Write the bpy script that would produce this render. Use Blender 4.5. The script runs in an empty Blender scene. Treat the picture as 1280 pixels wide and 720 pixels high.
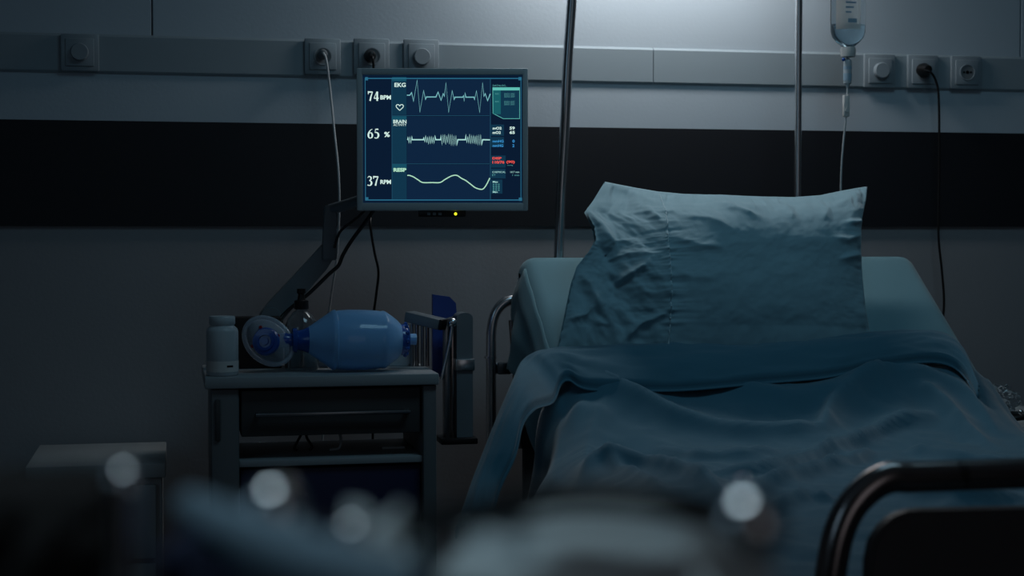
import bpy, bmesh, math, random
from mathutils import Vector, Matrix, noise
random.seed(7)
sc = bpy.context.scene
COL = sc.collection
PI = math.pi

# ------------------------------------------------------------------ camera
FPX = 2000.0
EYE = Vector((0.0, 0.0, 1.15))
YAW = math.radians(11.93)
PITCH = math.atan(70 / FPX)
cam_d = bpy.data.cameras.new('camera')
cam = bpy.data.objects.new('camera', cam_d)
COL.objects.link(cam)
cam.location = EYE
cam.rotation_euler = (PI / 2 - PITCH, 0, -YAW)
cam_d.sensor_width = 36
cam_d.lens = 36 * FPX / 1280
cam_d.clip_start = 0.02
cam_d.dof.use_dof = True
cam_d.dof.focus_distance = 3.35
cam_d.dof.aperture_fstop = 4.4
sc.camera = cam

FW = Vector((math.sin(YAW) * math.cos(PITCH), math.cos(YAW) * math.cos(PITCH), -math.sin(PITCH)))
RT = Vector((math.cos(YAW), -math.sin(YAW), 0))
UP = RT.cross(FW)


def ray(px, py):
    return FW + RT * ((px - 640) / FPX) + UP * ((360 - py) / FPX)


def at(px, py, y):
    """point of the room seen at photo position px, py on the plane at depth y"""
    r = ray(px, py)
    return EYE + r * (y / r.y)


def atz(px, py, z):
    r = ray(px, py)
    return EYE + r * ((z - EYE.z) / r.z)


# ------------------------------------------------------------------ world, light, exposure
sc.view_settings.view_transform = 'Standard'
sc.view_settings.look = 'None'
sc.view_settings.exposure = 0.0
sc.view_settings.gamma = 1.0
sc.view_settings.use_curve_mapping = False
sc.cycles.use_denoising = True
sc.cycles.max_bounces = 8
sc.cycles.sample_clamp_indirect = 4.0

w = bpy.data.worlds.new('night')
sc.world = w
w.use_nodes = True
w.node_tree.nodes['Background'].inputs[0].default_value = (0.25, 0.5, 0.75, 1)
w.node_tree.nodes['Background'].inputs[1].default_value = 0.02


def area(name, loc, target, sx, sy, power, color, spread=180):
    d = bpy.data.lights.new(name, 'AREA')
    d.shape = 'RECTANGLE'
    d.size = sx
    d.size_y = sy
    d.energy = power
    d.color = color
    d.spread = math.radians(spread)
    o = bpy.data.objects.new(name, d)
    COL.objects.link(o)
    o.location = loc
    o.rotation_euler = (Vector(target) - Vector(loc)).to_track_quat('-Z', 'Y').to_euler()
    return o


WALL_Y = 3.80          # face of the back wall
LAMP_X, LAMP_Z = 1.12, 2.03
area('bed_head_lamp_light', (LAMP_X, 3.625, LAMP_Z - 0.035), (LAMP_X, 3.625, 0), 0.66, 0.11, 3.5, (1.0, 0.985, 0.975))
area('ceiling_light', (1.15, 2.2, 2.62), (1.15, 3.0, 0.85), 0.9, 0.5, 2.5, (0.42, 0.78, 1.0), 130)
area('left_fill_light', (-1.75, 0.6, 1.9), (1.2, 3.4, 0.9), 1.2, 1.2, 2.0, (0.44, 0.74, 1.0))  # added bluish fill from the left; that wall has no window
area('near_fill_light', (-0.1, 0.7, 2.6), (0.1, 0.5, 1.0), 0.6, 0.6, 0.72, (0.70, 0.90, 1.0), 60)  # added overhead fill to brighten the things near the camera, without a fixture
area('rear_fill_light', (0.9, -1.45, 1.5), (0.9, 3.8, 1.1), 1.0, 2.0, 1.3, (0.92, 0.92, 1.0))  # added fill behind the camera, lifting the blacks; no doorway stands there


# ------------------------------------------------------------------ materials
def srgb(r, g, b):
    f = lambda c: (c / 255 / 12.92) if c / 255 <= 0.04045 else ((c / 255 + 0.055) / 1.055) ** 2.4
    return (f(r), f(g), f(b), 1)


def mat(name, rgb, rough=0.6, metal=0.0, noise_amt=0.06, scale=30, bump=0.0, bscale=200, trans=0.0, ior=1.45,
        emit=None, estr=1.0, sheen=0.0, alpha=1.0, spec=0.5, coat=0.0):
    m = bpy.data.materials.new(name)
    m.use_nodes = True
    nt = m.node_tree
    b = nt.nodes['Principled BSDF']
    base = srgb(*rgb)
    b.inputs['Roughness'].default_value = rough
    b.inputs['Metallic'].default_value = metal
    b.inputs['Transmission Weight'].default_value = trans
    b.inputs['IOR'].default_value = ior
    b.inputs['Alpha'].default_value = alpha
    b.inputs['Specular IOR Level'].default_value = spec
    b.inputs['Coat Weight'].default_value = coat
    b.inputs['Sheen Weight'].default_value = sheen
    tc = nt.nodes.new('ShaderNodeTexCoord')
    nz = nt.nodes.new('ShaderNodeTexNoise')
    nz.inputs['Scale'].default_value = scale
    nz.inputs['Detail'].default_value = 4
    nt.links.new(tc.outputs['Object'], nz.inputs['Vector'])
    mx = nt.nodes.new('ShaderNodeMix')
    mx.data_type = 'RGBA'
    mx.inputs[6].default_value = tuple(c * (1 - noise_amt) for c in base[:3]) + (1,)
    mx.inputs[7].default_value = tuple(min(1, c * (1 + noise_amt)) for c in base[:3]) + (1,)
    nt.links.new(nz.outputs['Fac'], mx.inputs[0])
    nt.links.new(mx.outputs[2], b.inputs['Base Color'])
    if emit:
        b.inputs['Emission Color'].default_value = srgb(*emit)
        b.inputs['Emission Strength'].default_value = estr
    if bump:
        n2 = nt.nodes.new('ShaderNodeTexNoise')
        n2.inputs['Scale'].default_value = bscale
        n2.inputs['Detail'].default_value = 5
        nt.links.new(tc.outputs['Object'], n2.inputs['Vector'])
        bp = nt.nodes.new('ShaderNodeBump')
        bp.inputs['Strength'].default_value = bump
        bp.inputs['Distance'].default_value = 0.002
        nt.links.new(n2.outputs['Fac'], bp.inputs['Height'])
        nt.links.new(bp.outputs['Normal'], b.inputs['Normal'])
    return m


def glow(name, rgb, strength=1.0):
    return mat(name, (4, 6, 10), rough=0.35, emit=rgb, estr=strength, noise_amt=0, spec=0.2)


M = {}
M['wall'] = mat('painted_wall', (186, 199, 209), 0.7, bump=0.15, bscale=120, noise_amt=0.03, scale=4)
M['wall_low'] = mat('painted_wall_lower', (150, 152, 156), 0.75, bump=0.15, bscale=120, noise_amt=0.04, scale=4)
M['band'] = mat('black_panel', (23, 26, 33), 0.6, noise_amt=0.05, scale=6)
M['duct'] = mat('duct_plastic', (150, 164, 172), 0.45, noise_amt=0.02)
M['plate'] = mat('socket_plastic', (146, 158, 166), 0.35, noise_amt=0.02)
M['plate_dark'] = mat('socket_well', (120, 126, 130), 0.5)
M['floor'] = mat('vinyl_floor', (92, 98, 104), 0.5, scale=8)
M['ceiling'] = mat('ceiling_paint', (200, 204, 206), 0.8)
M['black'] = mat('black_plastic', (16, 16, 18), 0.4)
M['cable_white'] = mat('white_cable', (190, 194, 196), 0.5)
M['chrome'] = mat('chrome', (225, 227, 230), 0.27, metal=1.0, noise_amt=0.03)
M['chrome_dark'] = mat('dark_chrome', (160, 150, 148), 0.22, metal=1.0, noise_amt=0.05)
M['mirror'] = mat('polished_metal', (232, 234, 236), 0.06, metal=1.0, noise_amt=0.0)
M['steel'] = mat('brushed_steel', (150, 155, 160), 0.32, metal=1.0)
M['sheet'] = mat('teal_sheet', (96, 140, 152), 0.85, bump=0.25, bscale=900, sheen=0.25, scale=6)
M['pillow'] = mat('pillow_cotton', (132, 168, 180), 0.85, bump=0.25, bscale=900, sheen=0.25, scale=8, noise_amt=0.04)
M['thread'] = mat('hem_thread', (176, 200, 208), 0.8)
M['blanket'] = mat('teal_blanket', (56, 106, 126), 0.9, bump=0.35, bscale=700, sheen=0.35, scale=7, noise_amt=0.08)
M['grey_plastic'] = mat('grey_plastic', (112, 120, 126), 0.4)
M['bezel'] = mat('monitor_bezel', (168, 178, 182), 0.38, noise_amt=0.03)
M['arm'] = mat('arm_grey', (100, 110, 116), 0.4)
M['cart_body'] = mat('cart_frame_laminate', (98, 101, 104), 0.5, noise_amt=0.04, scale=12)
M['cart'] = mat('cart_laminate', (146, 152, 156), 0.45, noise_amt=0.04, scale=12)
M['cart_dark'] = mat('cart_drawer', (66, 66, 67), 0.5)
M['navy'] = mat('navy_board', (18, 28, 66), 0.5)
M['blue_folder'] = mat('blue_plastic', (48, 80, 160), 0.4)
M['cabinet'] = mat('white_laminate', (160, 166, 168), 0.5, noise_amt=0.03, scale=9)
M['white'] = mat('white_plastic', (180, 190, 196), 0.35, noise_amt=0.02)
M['label'] = mat('paper_label', (206, 206, 204), 0.7, noise_amt=0.03)
M['dark_box'] = mat('dark_brown_box', (30, 22, 20), 0.6)
M['ambu'] = mat('blue_silicone', (142, 198, 248), 0.3, trans=0.2, ior=1.2, noise_amt=0.04, coat=0.5)
M['ambu_dark'] = mat('deep_blue_plastic', (30, 84, 170), 0.25, trans=0.15, coat=0.4)
M['clear'] = mat('clear_plastic', (225, 235, 240), 0.08, trans=1.0, ior=1.12, noise_amt=0, coat=0.6)
M['mask'] = mat('mask_plastic', (190, 205, 222), 0.12, alpha=0.30, noise_amt=0, coat=1.0)
M['mask_rim'] = mat('mask_rim_plastic', (190, 205, 222), 0.15, alpha=0.42, noise_amt=0, coat=1.0)
M['paper_lit'] = mat('thin_paper_label', (222, 218, 212), 0.7, alpha=0.8, noise_amt=0.02)
M['liquid'] = mat('saline', (214, 236, 246), 0.05, trans=0.9, ior=1.2, noise_amt=0)
_n = M['paper_lit'].node_tree
_o = [q for q in _n.nodes if q.type == 'OUTPUT_MATERIAL'][0]
_t = _n.nodes.new('ShaderNodeBsdfTranslucent')
_t.inputs['Color'].default_value = srgb(236, 232, 226)
_m = _n.nodes.new('ShaderNodeMixShader')
_m.inputs[0].default_value = 0.6
_n.links.new(_n.nodes['Principled BSDF'].outputs[0], _m.inputs[1])
_n.links.new(_t.outputs[0], _m.inputs[2])
_n.links.new(_m.outputs[0], _o.inputs['Surface'])
M['red'] = mat('red_plastic', (150, 20, 34), 0.4)
M['ink'] = mat('dark_ink', (16, 18, 26), 0.6)
M['ink_blue'] = mat('blue_ink', (150, 178, 196), 0.6)
M['black_cloth'] = mat('black_fabric', (10, 10, 12), 0.9, bump=0.3, bscale=300)
M['navy_cloth'] = mat('navy_fabric', (20, 34, 64), 0.85, bump=0.3, bscale=300)
M['pale_cloth'] = mat('pale_blue_gauze', (205, 218, 222), 0.85, bump=0.3, bscale=300)
M['bandage'] = mat('grey_blue_bandage', (120, 146, 162), 0.85, bump=0.3, bscale=300)
M['panel_dark'] = mat('footboard_laminate', (74, 70, 71), 0.5)


# ------------------------------------------------------------------ helpers
def obj(name, bm, m, parent=None, loc=None, smooth=True, angle=40):
    me = bpy.data.meshes.new(name)
    bmesh.ops.recalc_face_normals(bm, faces=bm.faces)
    bm.to_mesh(me)
    bm.free()
    if m:
        me.materials.append(m)
    for p in me.polygons:
        p.use_smooth = smooth
    if smooth:
        try:
            me.set_sharp_from_angle(angle=math.radians(angle))
        except Exception:
            pass
    o = bpy.data.objects.new(name, me)
    COL.objects.link(o)
    if loc is not None:
        o.location = loc
    if parent is not None:
        o.parent = parent
        # parents sit unscaled at their own place: keep the child where it was built
        o.matrix_parent_inverse = parent.matrix_basis.inverted()
    return o


def thing(name, label, cat, loc=(0, 0, 0), rot=(0, 0, 0), group=None):
    o = bpy.data.objects.new(name, None)
    COL.objects.link(o)
    o.empty_display_size = 0.05
    o.location = loc
    o.rotation_euler = rot
    o['label'] = label
    o['category'] = cat
    if group:
        o['group'] = group
    return o


def tag(o, label, cat, group=None):
    o['label'] = label
    o['category'] = cat
    if group:
        o['group'] = group
    return o


def struct(name, bm, m, parent=None, smooth=False):
    o = obj(name, bm, m, parent, smooth=smooth)
    o['kind'] = 'structure'
    return o


def box(bm, x0, x1, y0, y1, z0, z1, bev=0.0, seg=2, mtx=None):
    r = bmesh.ops.create_cube(bm, size=1)
    vs = r['verts']
    for v in vs:
        v.co = Vector(((x0 + x1) / 2 + v.co.x * (x1 - x0), (y0 + y1) / 2 + v.co.y * (y1 - y0), (z0 + z1) / 2 + v.co.z * (z1 - z0)))
    if bev > 0:
        es = list({e for v in vs for e in v.link_edges})
        r2 = bmesh.ops.bevel(bm, geom=es, offset=bev, segments=seg, affect='EDGES', profile=0.5)
        vs = list({v for f in r2['faces'] for v in f.verts} | {v for v in vs if v.is_valid})
    if mtx is not None:
        for v in vs:
            v.co = mtx @ v.co
    return vs


def new():
    return bmesh.new()


def bx(*a, **k):
    bm = new()
    box(bm, *a, **k)
    return bm


def catmull(pts, n=8):
    pts = [Vector(p) for p in pts]
    P = [pts[0] * 2 - pts[1]] + pts + [pts[-1] * 2 - pts[-2]]
    out = []
    for i in range(1, len(P) - 2):
        for k in range(n):
            t = k / n
            a, b, c, d = P[i - 1], P[i], P[i + 1], P[i + 2]
            out.append(0.5 * ((2 * b) + (c - a) * t + (2 * a - 5 * b + 4 * c - d) * t * t + (3 * b - a - 3 * c + d) * t ** 3))
    out.append(P[-2])
    return out


def tube(bm, pts, r, n=14, cap=True):
    """round tube through pts; r a radius or one radius per point"""
    pts = [Vector(p) for p in pts]
    rs = r if isinstance(r, (list, tuple)) else [r] * len(pts)
    rings = []
    t0 = (pts[1] - pts[0]).normalized()
    ref = Vector((0, 0, 1)) if abs(t0.z) < 0.9 else Vector((1, 0, 0))
    nrm = (ref - t0 * ref.dot(t0)).normalized()
    for i, p in enumerate(pts):
        if i == 0:
            t = t0
        elif i == len(pts) - 1:
            t = (pts[i] - pts[i - 1]).normalized()
        else:
            t = (pts[i + 1] - pts[i - 1]).normalized()
        nrm = (nrm - t * nrm.dot(t)).normalized()
        bn = t.cross(nrm)
        rings.append([bm.verts.new(p + (nrm * math.cos(2 * PI * k / n) + bn * math.sin(2 * PI * k / n)) * rs[i]) for k in range(n)])
    for a, b in zip(rings, rings[1:]):
        for k in range(n):
            bm.faces.new((a[k], a[(k + 1) % n], b[(k + 1) % n], b[k]))
    if cap:
        bm.faces.new(rings[0][::-1])
        bm.faces.new(rings[-1])


def lathe(bm, prof, n=40, mtx=None, cap=True):
    """prof: (radius, height) pairs, turned about local z"""
    rings = []
    for r, z in prof:
        ring = []
        for k in range(n):
            c = Vector((max(r, 1e-5) * math.cos(2 * PI * k / n), max(r, 1e-5) * math.sin(2 * PI * k / n), z))
            ring.append(bm.verts.new(mtx @ c if mtx is not None else c))
        rings.append(ring)
    for a, b in zip(rings, rings[1:]):
        for k in range(n):
            bm.faces.new((a[k], a[(k + 1) % n], b[(k + 1) % n], b[k]))
    if cap:
        bm.faces.new(rings[0][::-1])
        bm.faces.new(rings[-1])


def prism(bm, poly, y0, y1):
    """poly of (x, z) pushed from y0 to y1"""
    a = [bm.verts.new((x, y0, z)) for x, z in poly]
    b = [bm.verts.new((x, y1, z)) for x, z in poly]
    n = len(poly)
    bm.faces.new(a)
    bm.faces.new(b[::-1])
    for i in range(n):
        bm.faces.new((a[i], a[(i + 1) % n], b[(i + 1) % n], b[i]))


AX_Y = Matrix.Rotation(PI / 2, 4, 'X')       # local z -> -y (faces the camera side)
AX_X = Matrix.Rotation(PI / 2, 4, 'Y')       # local z -> +x


def T(x, y, z):
    return Matrix.Translation((x, y, z))


def frm(p, d):
    """matrix taking local z to direction d at p"""
    return Matrix.Translation(p) @ Vector(d).to_track_quat('Z', 'Y').to_matrix().to_4x4()


# ------------------------------------------------------------------ the room
XL, XR, YB, HT = -1.9, 3.4, -1.6, 2.75
struct('floor', bx(XL, XR, YB, WALL_Y + 0.1, -0.1, 0), M['floor'])
struct('ceiling', bx(XL, XR, YB, WALL_Y + 0.1, HT, HT + 0.1), M['ceiling'])
struct('wall_back', bx(XL, XR, WALL_Y, WALL_Y + 0.1, 0, HT), M['wall_low'])
struct('wall_left', bx(XL - 0.1, XL, YB, WALL_Y + 0.1, 0, HT), M['wall_low'])
struct('wall_right', bx(XR, XR + 0.1, YB, WALL_Y + 0.1, 0, HT), M['wall_low'])
struct('wall_front', bx(XL, XR, YB - 0.1, YB, 0, HT), M['wall_low'])
struct('baseboard_back', bx(XL, XR, WALL_Y - 0.015, WALL_Y, 0, 0.1), M['band'])
Z_BAND0, Z_BAND1 = 1.164, 1.405
Z_D0, Z_D1 = 1.513, 1.602
# painted light upper zone and the black bumper band
sx = [at(190, 20, WALL_Y).x, at(1274, 20, WALL_Y).x]
edges = [XL, sx[0], sx[1], XR]
for i in range(3):
    struct('trim_%d' % (i + 1), bx(edges[i] + 0.002, edges[i + 1] - 0.002, WALL_Y - 0.008, WALL_Y, Z_D1 - 0.02, HT, bev=0.001, seg=1), M['wall'])
struct('trim_7', bx(XL, XR, WALL_Y - 0.008, WALL_Y, Z_BAND1, Z_D1 - 0.0205), M['wall'])
struct('trim_4', bx(XL, XR, WALL_Y - 0.0085, WALL_Y, Z_BAND0, Z_BAND1), M['band'])
# service duct in two lengths meeting with a joint
jx = at(819, 90, WALL_Y - 0.03).x
DUCT_Y = WALL_Y - 0.015


def duct(x0, x1, n):
    bm = new()
    prof = [(WALL_Y - 0.008, Z_D0), (DUCT_Y + 0.004, Z_D0), (DUCT_Y, Z_D0 + 0.005), (DUCT_Y, Z_D1 - 0.006), (DUCT_Y + 0.006, Z_D1), (WALL_Y - 0.008, Z_D1)]
    a = [bm.verts.new((x0, y, z)) for y, z in prof]
    b = [bm.verts.new((x1, y, z)) for y, z in prof]
    for i in range(len(prof)):
        j = (i + 1) % len(prof)
        bm.faces.new((a[i], a[j], b[j], b[i]))
    bm.faces.new(a)
    bm.faces.new(b[::-1])
    struct('trim_%d' % n, bm, M['duct'])


duct(XL, jx - 0.0012, 5)
duct(jx + 0.0012, XR, 6)


# ------------------------------------------------------------------ wall lamp above the bed (above the frame)
lt = thing('bed_head_lamp', 'long flat bed head lamp on the wall above the pillow, lighting the wall white', 'lamp', (LAMP_X, WALL_Y, LAMP_Z))
bm = new()
box(bm, LAMP_X - 0.36, LAMP_X + 0.36, WALL_Y - 0.16, WALL_Y - 0.008, LAMP_Z + 0.005, LAMP_Z + 0.06, bev=0.006)
box(bm, LAMP_X - 0.36, LAMP_X + 0.36, WALL_Y - 0.165, WALL_Y - 0.158, LAMP_Z - 0.03, LAMP_Z + 0.055, bev=0.002)
obj('housing', bm, M['white'], lt)
obj('diffuser', bx(LAMP_X - 0.32, LAMP_X + 0.32, WALL_Y - 0.15, WALL_Y - 0.04, LAMP_Z - 0.012, LAMP_Z + 0.004, bev=0.003), glow('lamp_glass', (225, 240, 255), 2.0), lt)

# ------------------------------------------------------------------ sockets and dials in the duct
PY = DUCT_Y


def plate(px, py, kind, label, cat, size=0.085):
    c = at(px, py, PY)
    x, z = c.x, c.z
    t = thing('wall_socket' if kind != 'dial' else 'wall_dial', label, cat, (x, PY, z), group='fittings on the service duct')
    h = size / 2
    obj('frame', bx(x - h, x + h, PY - 0.010, PY, z - h, z + h, bev=0.004), M['plate'], t)
    hi = h * 0.74
    obj('cover', bx(x - hi, x + hi, PY - 0.0135, PY - 0.008, z - hi, z + hi, bev=0.002), M['plate'], t)
    bm = new()
    if kind == 'dial':
        lathe(bm, [(0.0, 0), (0.020, 0), (0.020, 0.010), (0.018, 0.014), (0, 0.014)], mtx=T(x, PY - 0.0125, z) @ AX_Y)
        obj('knob', bm, M['plate'], t)
    else:
        lathe(bm, [(0.0185, 0.0), (0.0185, 0.003), (0.021, 0.003), (0.021, 0.0)], mtx=T(x, PY - 0.013, z) @ AX_Y, cap=False)
        obj('rim', bm, M['plate'], t)
        bm = new()
        lathe(bm, [(0, 0), (0.0185, 0), (0.0185, 0.0008), (0, 0.0008)], mtx=T(x, PY - 0.0133, z) @ AX_Y)
        obj('well', bm, M['plate_dark'], t)
        if kind == 'open':
            bm = new()
            for s in (-1, 1):
                lathe(bm, [(0, 0), (0.0028, 0), (0.0028, 0.0006), (0, 0.0006)], n=14, mtx=T(x + s * 0.0095, PY - 0.0141, z) @ AX_Y)
            lathe(bm, [(0, 0), (0.0045, 0), (0.0045, 0.0006), (0, 0.0006)], n=14, mtx=T(x, PY - 0.0141, z) @ AX_Y)
            obj('contact_hole', bm, M['black'], t)
    return t


plate(100, 66, 'dial', 'dim grey round dial fitting alone at the far left of the duct', 'dial')
plate(403, 71, 'plugged', 'wall socket holding the thin white cable, left of the monitor', 'socket')
plate(464, 71, 'plugged', 'wall socket with a black plug just above the monitor corner', 'socket')
plate(526, 72, 'dial', 'round dial fitting above the middle of the monitor', 'dial')
plate(1098, 89, 'dial', 'round dial fitting beside the hanging infusion bottle', 'dial')
plate(1152, 90, 'plugged', 'wall socket with a black plug and hanging black cable, right side', 'socket')
plate(1206, 91, 'open', 'empty wall socket at the right end of the row', 'socket')


def cable(name, pts, r, m, label, n=8, plug=None):
    bm = new()
    tube(bm, catmull(pts, n), r, n=10)
    o = obj(name, bm, m)
    tag(o, label, 'cable')
    return o


def plug(parent, px, py, m, r=0.017):
    c = at(px, py, PY - 0.014)
    bm = new()
    lathe(bm, [(0, 0), (r, 0), (r, 0.012), (r * 0.75, 0.022), (r * 0.55, 0.034), (0, 0.036)], n=28, mtx=T(c.x, PY - 0.0142, c.z) @ AX_Y)
    obj('plug', bm, m, parent)
    bm = new()
    return c


yc = PY - 0.05
wc = cable('power_cable', [at(404, 66, yc), at(408, 76, yc - 0.01), at(413, 115, 3.72), at(418, 165, 3.70), at(423, 215, 3.68), at(424, 262, 3.68), at(421, 320, 3.70), at(414, 370, 3.72), at(409, 410, 3.73), at(405, 480, 3.74), at(402, 600, 3.75)],
           0.0028, M['cable_white'], 'thin white cable hanging down the wall left of the monitor')
plug(wc, 403, 68, M['plate_dark'], 0.011)
bc = cable('power_cable', [at(1155, 88, yc), at(1163, 90, yc - 0.008), at(1170, 102, 3.73), at(1173.5, 125, 3.73), at(1174, 200, 3.74), at(1173, 290, 3.74), at(1177, 335, 3.74), at(1180, 375, 3.74), at(1178, 410, 3.74), at(1172, 520, 3.74)],
           0.0030, M['black'], 'black cable hanging down the wall at the right of the bed')
plug(bc, 1153, 88, M['black'], 0.0175)
bk = cable('power_cable', [at(463, 69, yc), at(466, 73, yc - 0.01), at(467, 92, 3.73), at(467, 140, 3.74), at(466, 200, 3.73), at(464, 262, 3.70), at(463, 282, 3.68), at(468, 315, 3.68), at(473, 340, 3.69), at(470, 370, 3.70), at(467, 400, 3.71), at(466, 480, 3.73), at(466, 620, 3.75)],
           0.0030, M['black'], 'black cable from the socket behind the monitor, looping out below it')
plug(bk, 462, 70, M['black'], 0.014)

# ------------------------------------------------------------------ left bedside cabinet
cz = at(208, 552, WALL_Y - 0.05).z
cx0, cx1 = at(49, 553, WALL_Y - 0.05).x, at(208, 552, WALL_Y - 0.05).x
cy1 = WALL_Y - 0.05
cy0 = atz(208, 579, cz).y
t = thing('bedside_cabinet', 'pale low bedside cabinet against the wall at the far left', 'cabinet', ((cx0 + cx1) / 2, cy0, 0))
obj('top', bx(cx0, cx1, cy0, cy1, cz - 0.03, cz, bev=0.003), M['cabinet'], t)
obj('body', bx(cx0 + 0.008, cx1 - 0.008, cy0 + 0.02, cy1, 0.05, cz - 0.031, bev=0.002), M['cabinet'], t)
for k, (a, b) in enumerate([(cz - 0.2, cz - 0.045), (0.07, cz - 0.21)]):
    d = obj('drawer' if k == 0 else 'door', bx(cx0 + 0.02, cx1 - 0.02, cy0 + 0.004, cy0 + 0.019, a, b, bev=0.003), M['cabinet'], t)
    bm = new()
    hz = b - 0.05
    xm = (cx0 + cx1) / 2
    tube(bm, catmull([(xm - 0.05, cy0 + 0.006, hz), (xm - 0.045, cy0 - 0.018, hz), (xm + 0.045, cy0 - 0.018, hz), (xm + 0.05, cy0 + 0.006, hz)], 5), 0.004, n=8)
    obj('handle', bm, M['steel'], d)

# ------------------------------------------------------------------ instrument cart
CT = 0.86
CX0, CX1, CY0, CY1 = 0.058, 0.532, 3.24, 3.56
t = thing('medical_cart', 'grey medical cart with a drawer, carrying the blue resuscitator bag', 'cart', ((CX0 + CX1) / 2, CY0, 0))
obj('tabletop', bx(CX0, CX1, CY0, CY1, CT - 0.024, CT, bev=0.004), M['cart'], t)
xa, xb = at(264, 520, CY0 + 0.01).x, at(299, 520, CY0 + 0.01).x
xc, xd = at(529, 520, CY0 + 0.01).x, at(546, 520, CY0 + 0.01).x
lp = obj('side_panel', bx(xa, xb, CY0 + 0.01, CY1 - 0.01, 0.09, CT - 0.025, bev=0.004), M['cart_body'], t)
px0 = at(278, 520, CY0).x
obj('latch', bx(px0 - 0.014, px0 - 0.004, CY0 + 0.004, CY0 + 0.012, at(0 + 270, 552, CY0).z, at(270, 500, CY0).z, bev=0.002), M['cart_dark'], lp)
obj('side_panel', bx(xc, xd, CY0 + 0.01, CY1 - 0.01, 0.09, CT - 0.025, bev=0.004), M['cart_body'], t)
zd0, zd1 = at(400, 544, CY0 + 0.02).z, CT - 0.03
d = obj('drawer', bx(xb + 0.004, xc - 0.004, CY0 + 0.022, CY1 - 0.02, zd0, zd1, bev=0.003), M['cart_dark'], t)
hz = at(420, 517, CY0).z
hx0, hx1 = at(320, 517, CY0).x, at(514, 517, CY0).x
bm = new()
box(bm, hx0, hx1, CY0 + 0.0, CY0 + 0.008, hz - 0.004, hz + 0.004, bev=0.002)
for hx in (hx0 + 0.006, hx1 - 0.006):
    box(bm, hx - 0.005, hx + 0.005, CY0 + 0.004, CY0 + 0.023, hz - 0.004, hz + 0.004, bev=0.001)
obj('handle', bm, M['steel'], d)
zs = at(400, 573, CY0 + 0.02).z
obj('shelf', bx(xb, xc, CY0 + 0.02, CY1 - 0.02, zs - 0.014, zs, bev=0.002), M['cart'], t)
obj('lower_bin', bx(xb + 0.002, xc - 0.002, CY0 + 0.03, CY1 - 0.02, 0.12, zs - 0.02, bev=0.004), M['navy'], t)
obj('base', bx(xa + 0.002, xd - 0.002, CY0 + 0.012, CY1 - 0.012, 0.085, 0.118, bev=0.002), M['cart_dark'], t)
for x in (xa + 0.02, xd - 0.02):
    for y in (CY0 + 0.04, CY1 - 0.04):
        bm = new()
        lathe(bm, [(0, -0.011), (0.030, -0.011), (0.034, -0.006), (0.034, 0.006), (0.030, 0.011), (0, 0.011)], n=24, mtx=T(x, y, 0.034) @ AX_X)
        box(bm, x - 0.016, x + 0.016, y - 0.008, y + 0.008, 0.034, 0.09, bev=0.003)
        obj('caster', bm, M['black'], t)
# loose leads lying on the cart shelf
for (p, m, lb) in [([(372, 568), (368, 560), (374, 548), (378, 540)], 'black', 'left short black lead on the cart shelf under the drawer'),
                   ([(386, 568), (390, 558), (384, 548), (382, 540)], 'black', 'second black lead on the cart shelf, right of its twin'),
                   ([(412, 569), (415, 566), (424, 560), (426, 548), (424, 540)], 'cable_white', 'short white lead curling on the cart shelf'),
                   ([(478, 562), (490, 569), (500, 568), (506, 562)], 'cable_white', 'pale lead lying at the right end of the cart shelf')]:
    pts = [at(a, b, CY0 + 0.12) for a, b in p]
    for q in pts:
        q.z = max(q.z, zs + 0.004)
    bm = new()
    tube(bm, catmull(pts, 5), 0.0028, n=8)
    tag(obj('lead', bm, M[m]), lb, 'cable')

# ------------------------------------------------------------------ things on the cart
# pill bottle
c = at(278, 450, 3.285)
bm = new()
t = thing('pill_bottle', 'white plastic pill bottle standing on the left end of the cart', 'bottle', (c.x, 3.285, CT))
mt = T(c.x, 3.285, CT + 0.0005)
lathe(bm, [(0, 0), (0.030, 0), (0.0322, 0.003), (0.0322, 0.088), (0.0300, 0.0945), (0.024, 0.1), (0.0235, 0.104), (0, 0.104)], mtx=mt)
obj('body', bm, M['white'], t)
bm = new()
lathe(bm, [(0, 0.101), (0.0238, 0.101), (0.0262, 0.104), (0.0262, 0.117), (0.0245, 0.1195), (0, 0.1195)], mtx=mt)
obj('cap', bm, M['white'], t)
bm = new()
lathe(bm, [(0.0325, 0.008), (0.0325, 0.030)], mtx=mt, cap=False)
lb = obj('paper_label', bm, M['label'], t)
bm = new()
ang = -PI / 2 + 0.25
rr = 0.0328
vs = []
for k in range(7):
    a = ang + k * 0.07
    vs.append((bm.verts.new(mt @ Vector((rr * math.cos(a), rr * math.sin(a), 0.0175))), bm.verts.new(mt @ Vector((rr * math.cos(a), rr * math.sin(a), 0.0215)))))
for a, b in zip(vs, vs[1:]):
    bm.faces.new((a[0], b[0], b[1], a[1]))
obj('dark_mark', bm, M['ink'], lb)

# dark box behind the mask
a, b = at(294, 440, 3.43), at(352, 440, 3.43)
bm = bx(a.x, b.x, 3.43, 3.495, CT, at(320, 397, 3.43).z, bev=0.002)
t = obj('box', bm, M['dark_box'])
tag(t, 'dark brown box at the back of the cart, behind the breathing mask', 'box')
# low grey box behind the blue bag
a, b = at(362, 440, 3.43), at(518, 440, 3.43)
t = thing('box', 'low grey white box lying behind the blue resuscitator bag', 'box', ((a.x + b.x) / 2, 3.43, CT))
zt = at(420, 418, 3.43).z
obj('carton', bx(a.x, b.x, 3.43, 3.50, CT, zt - 0.012, bev=0.002), M['white'], t)
obj('lid', bx(a.x - 0.001, b.x + 0.001, 3.429, 3.501, zt - 0.0115, zt, bev=0.002), M['cabinet'], t)

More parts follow.
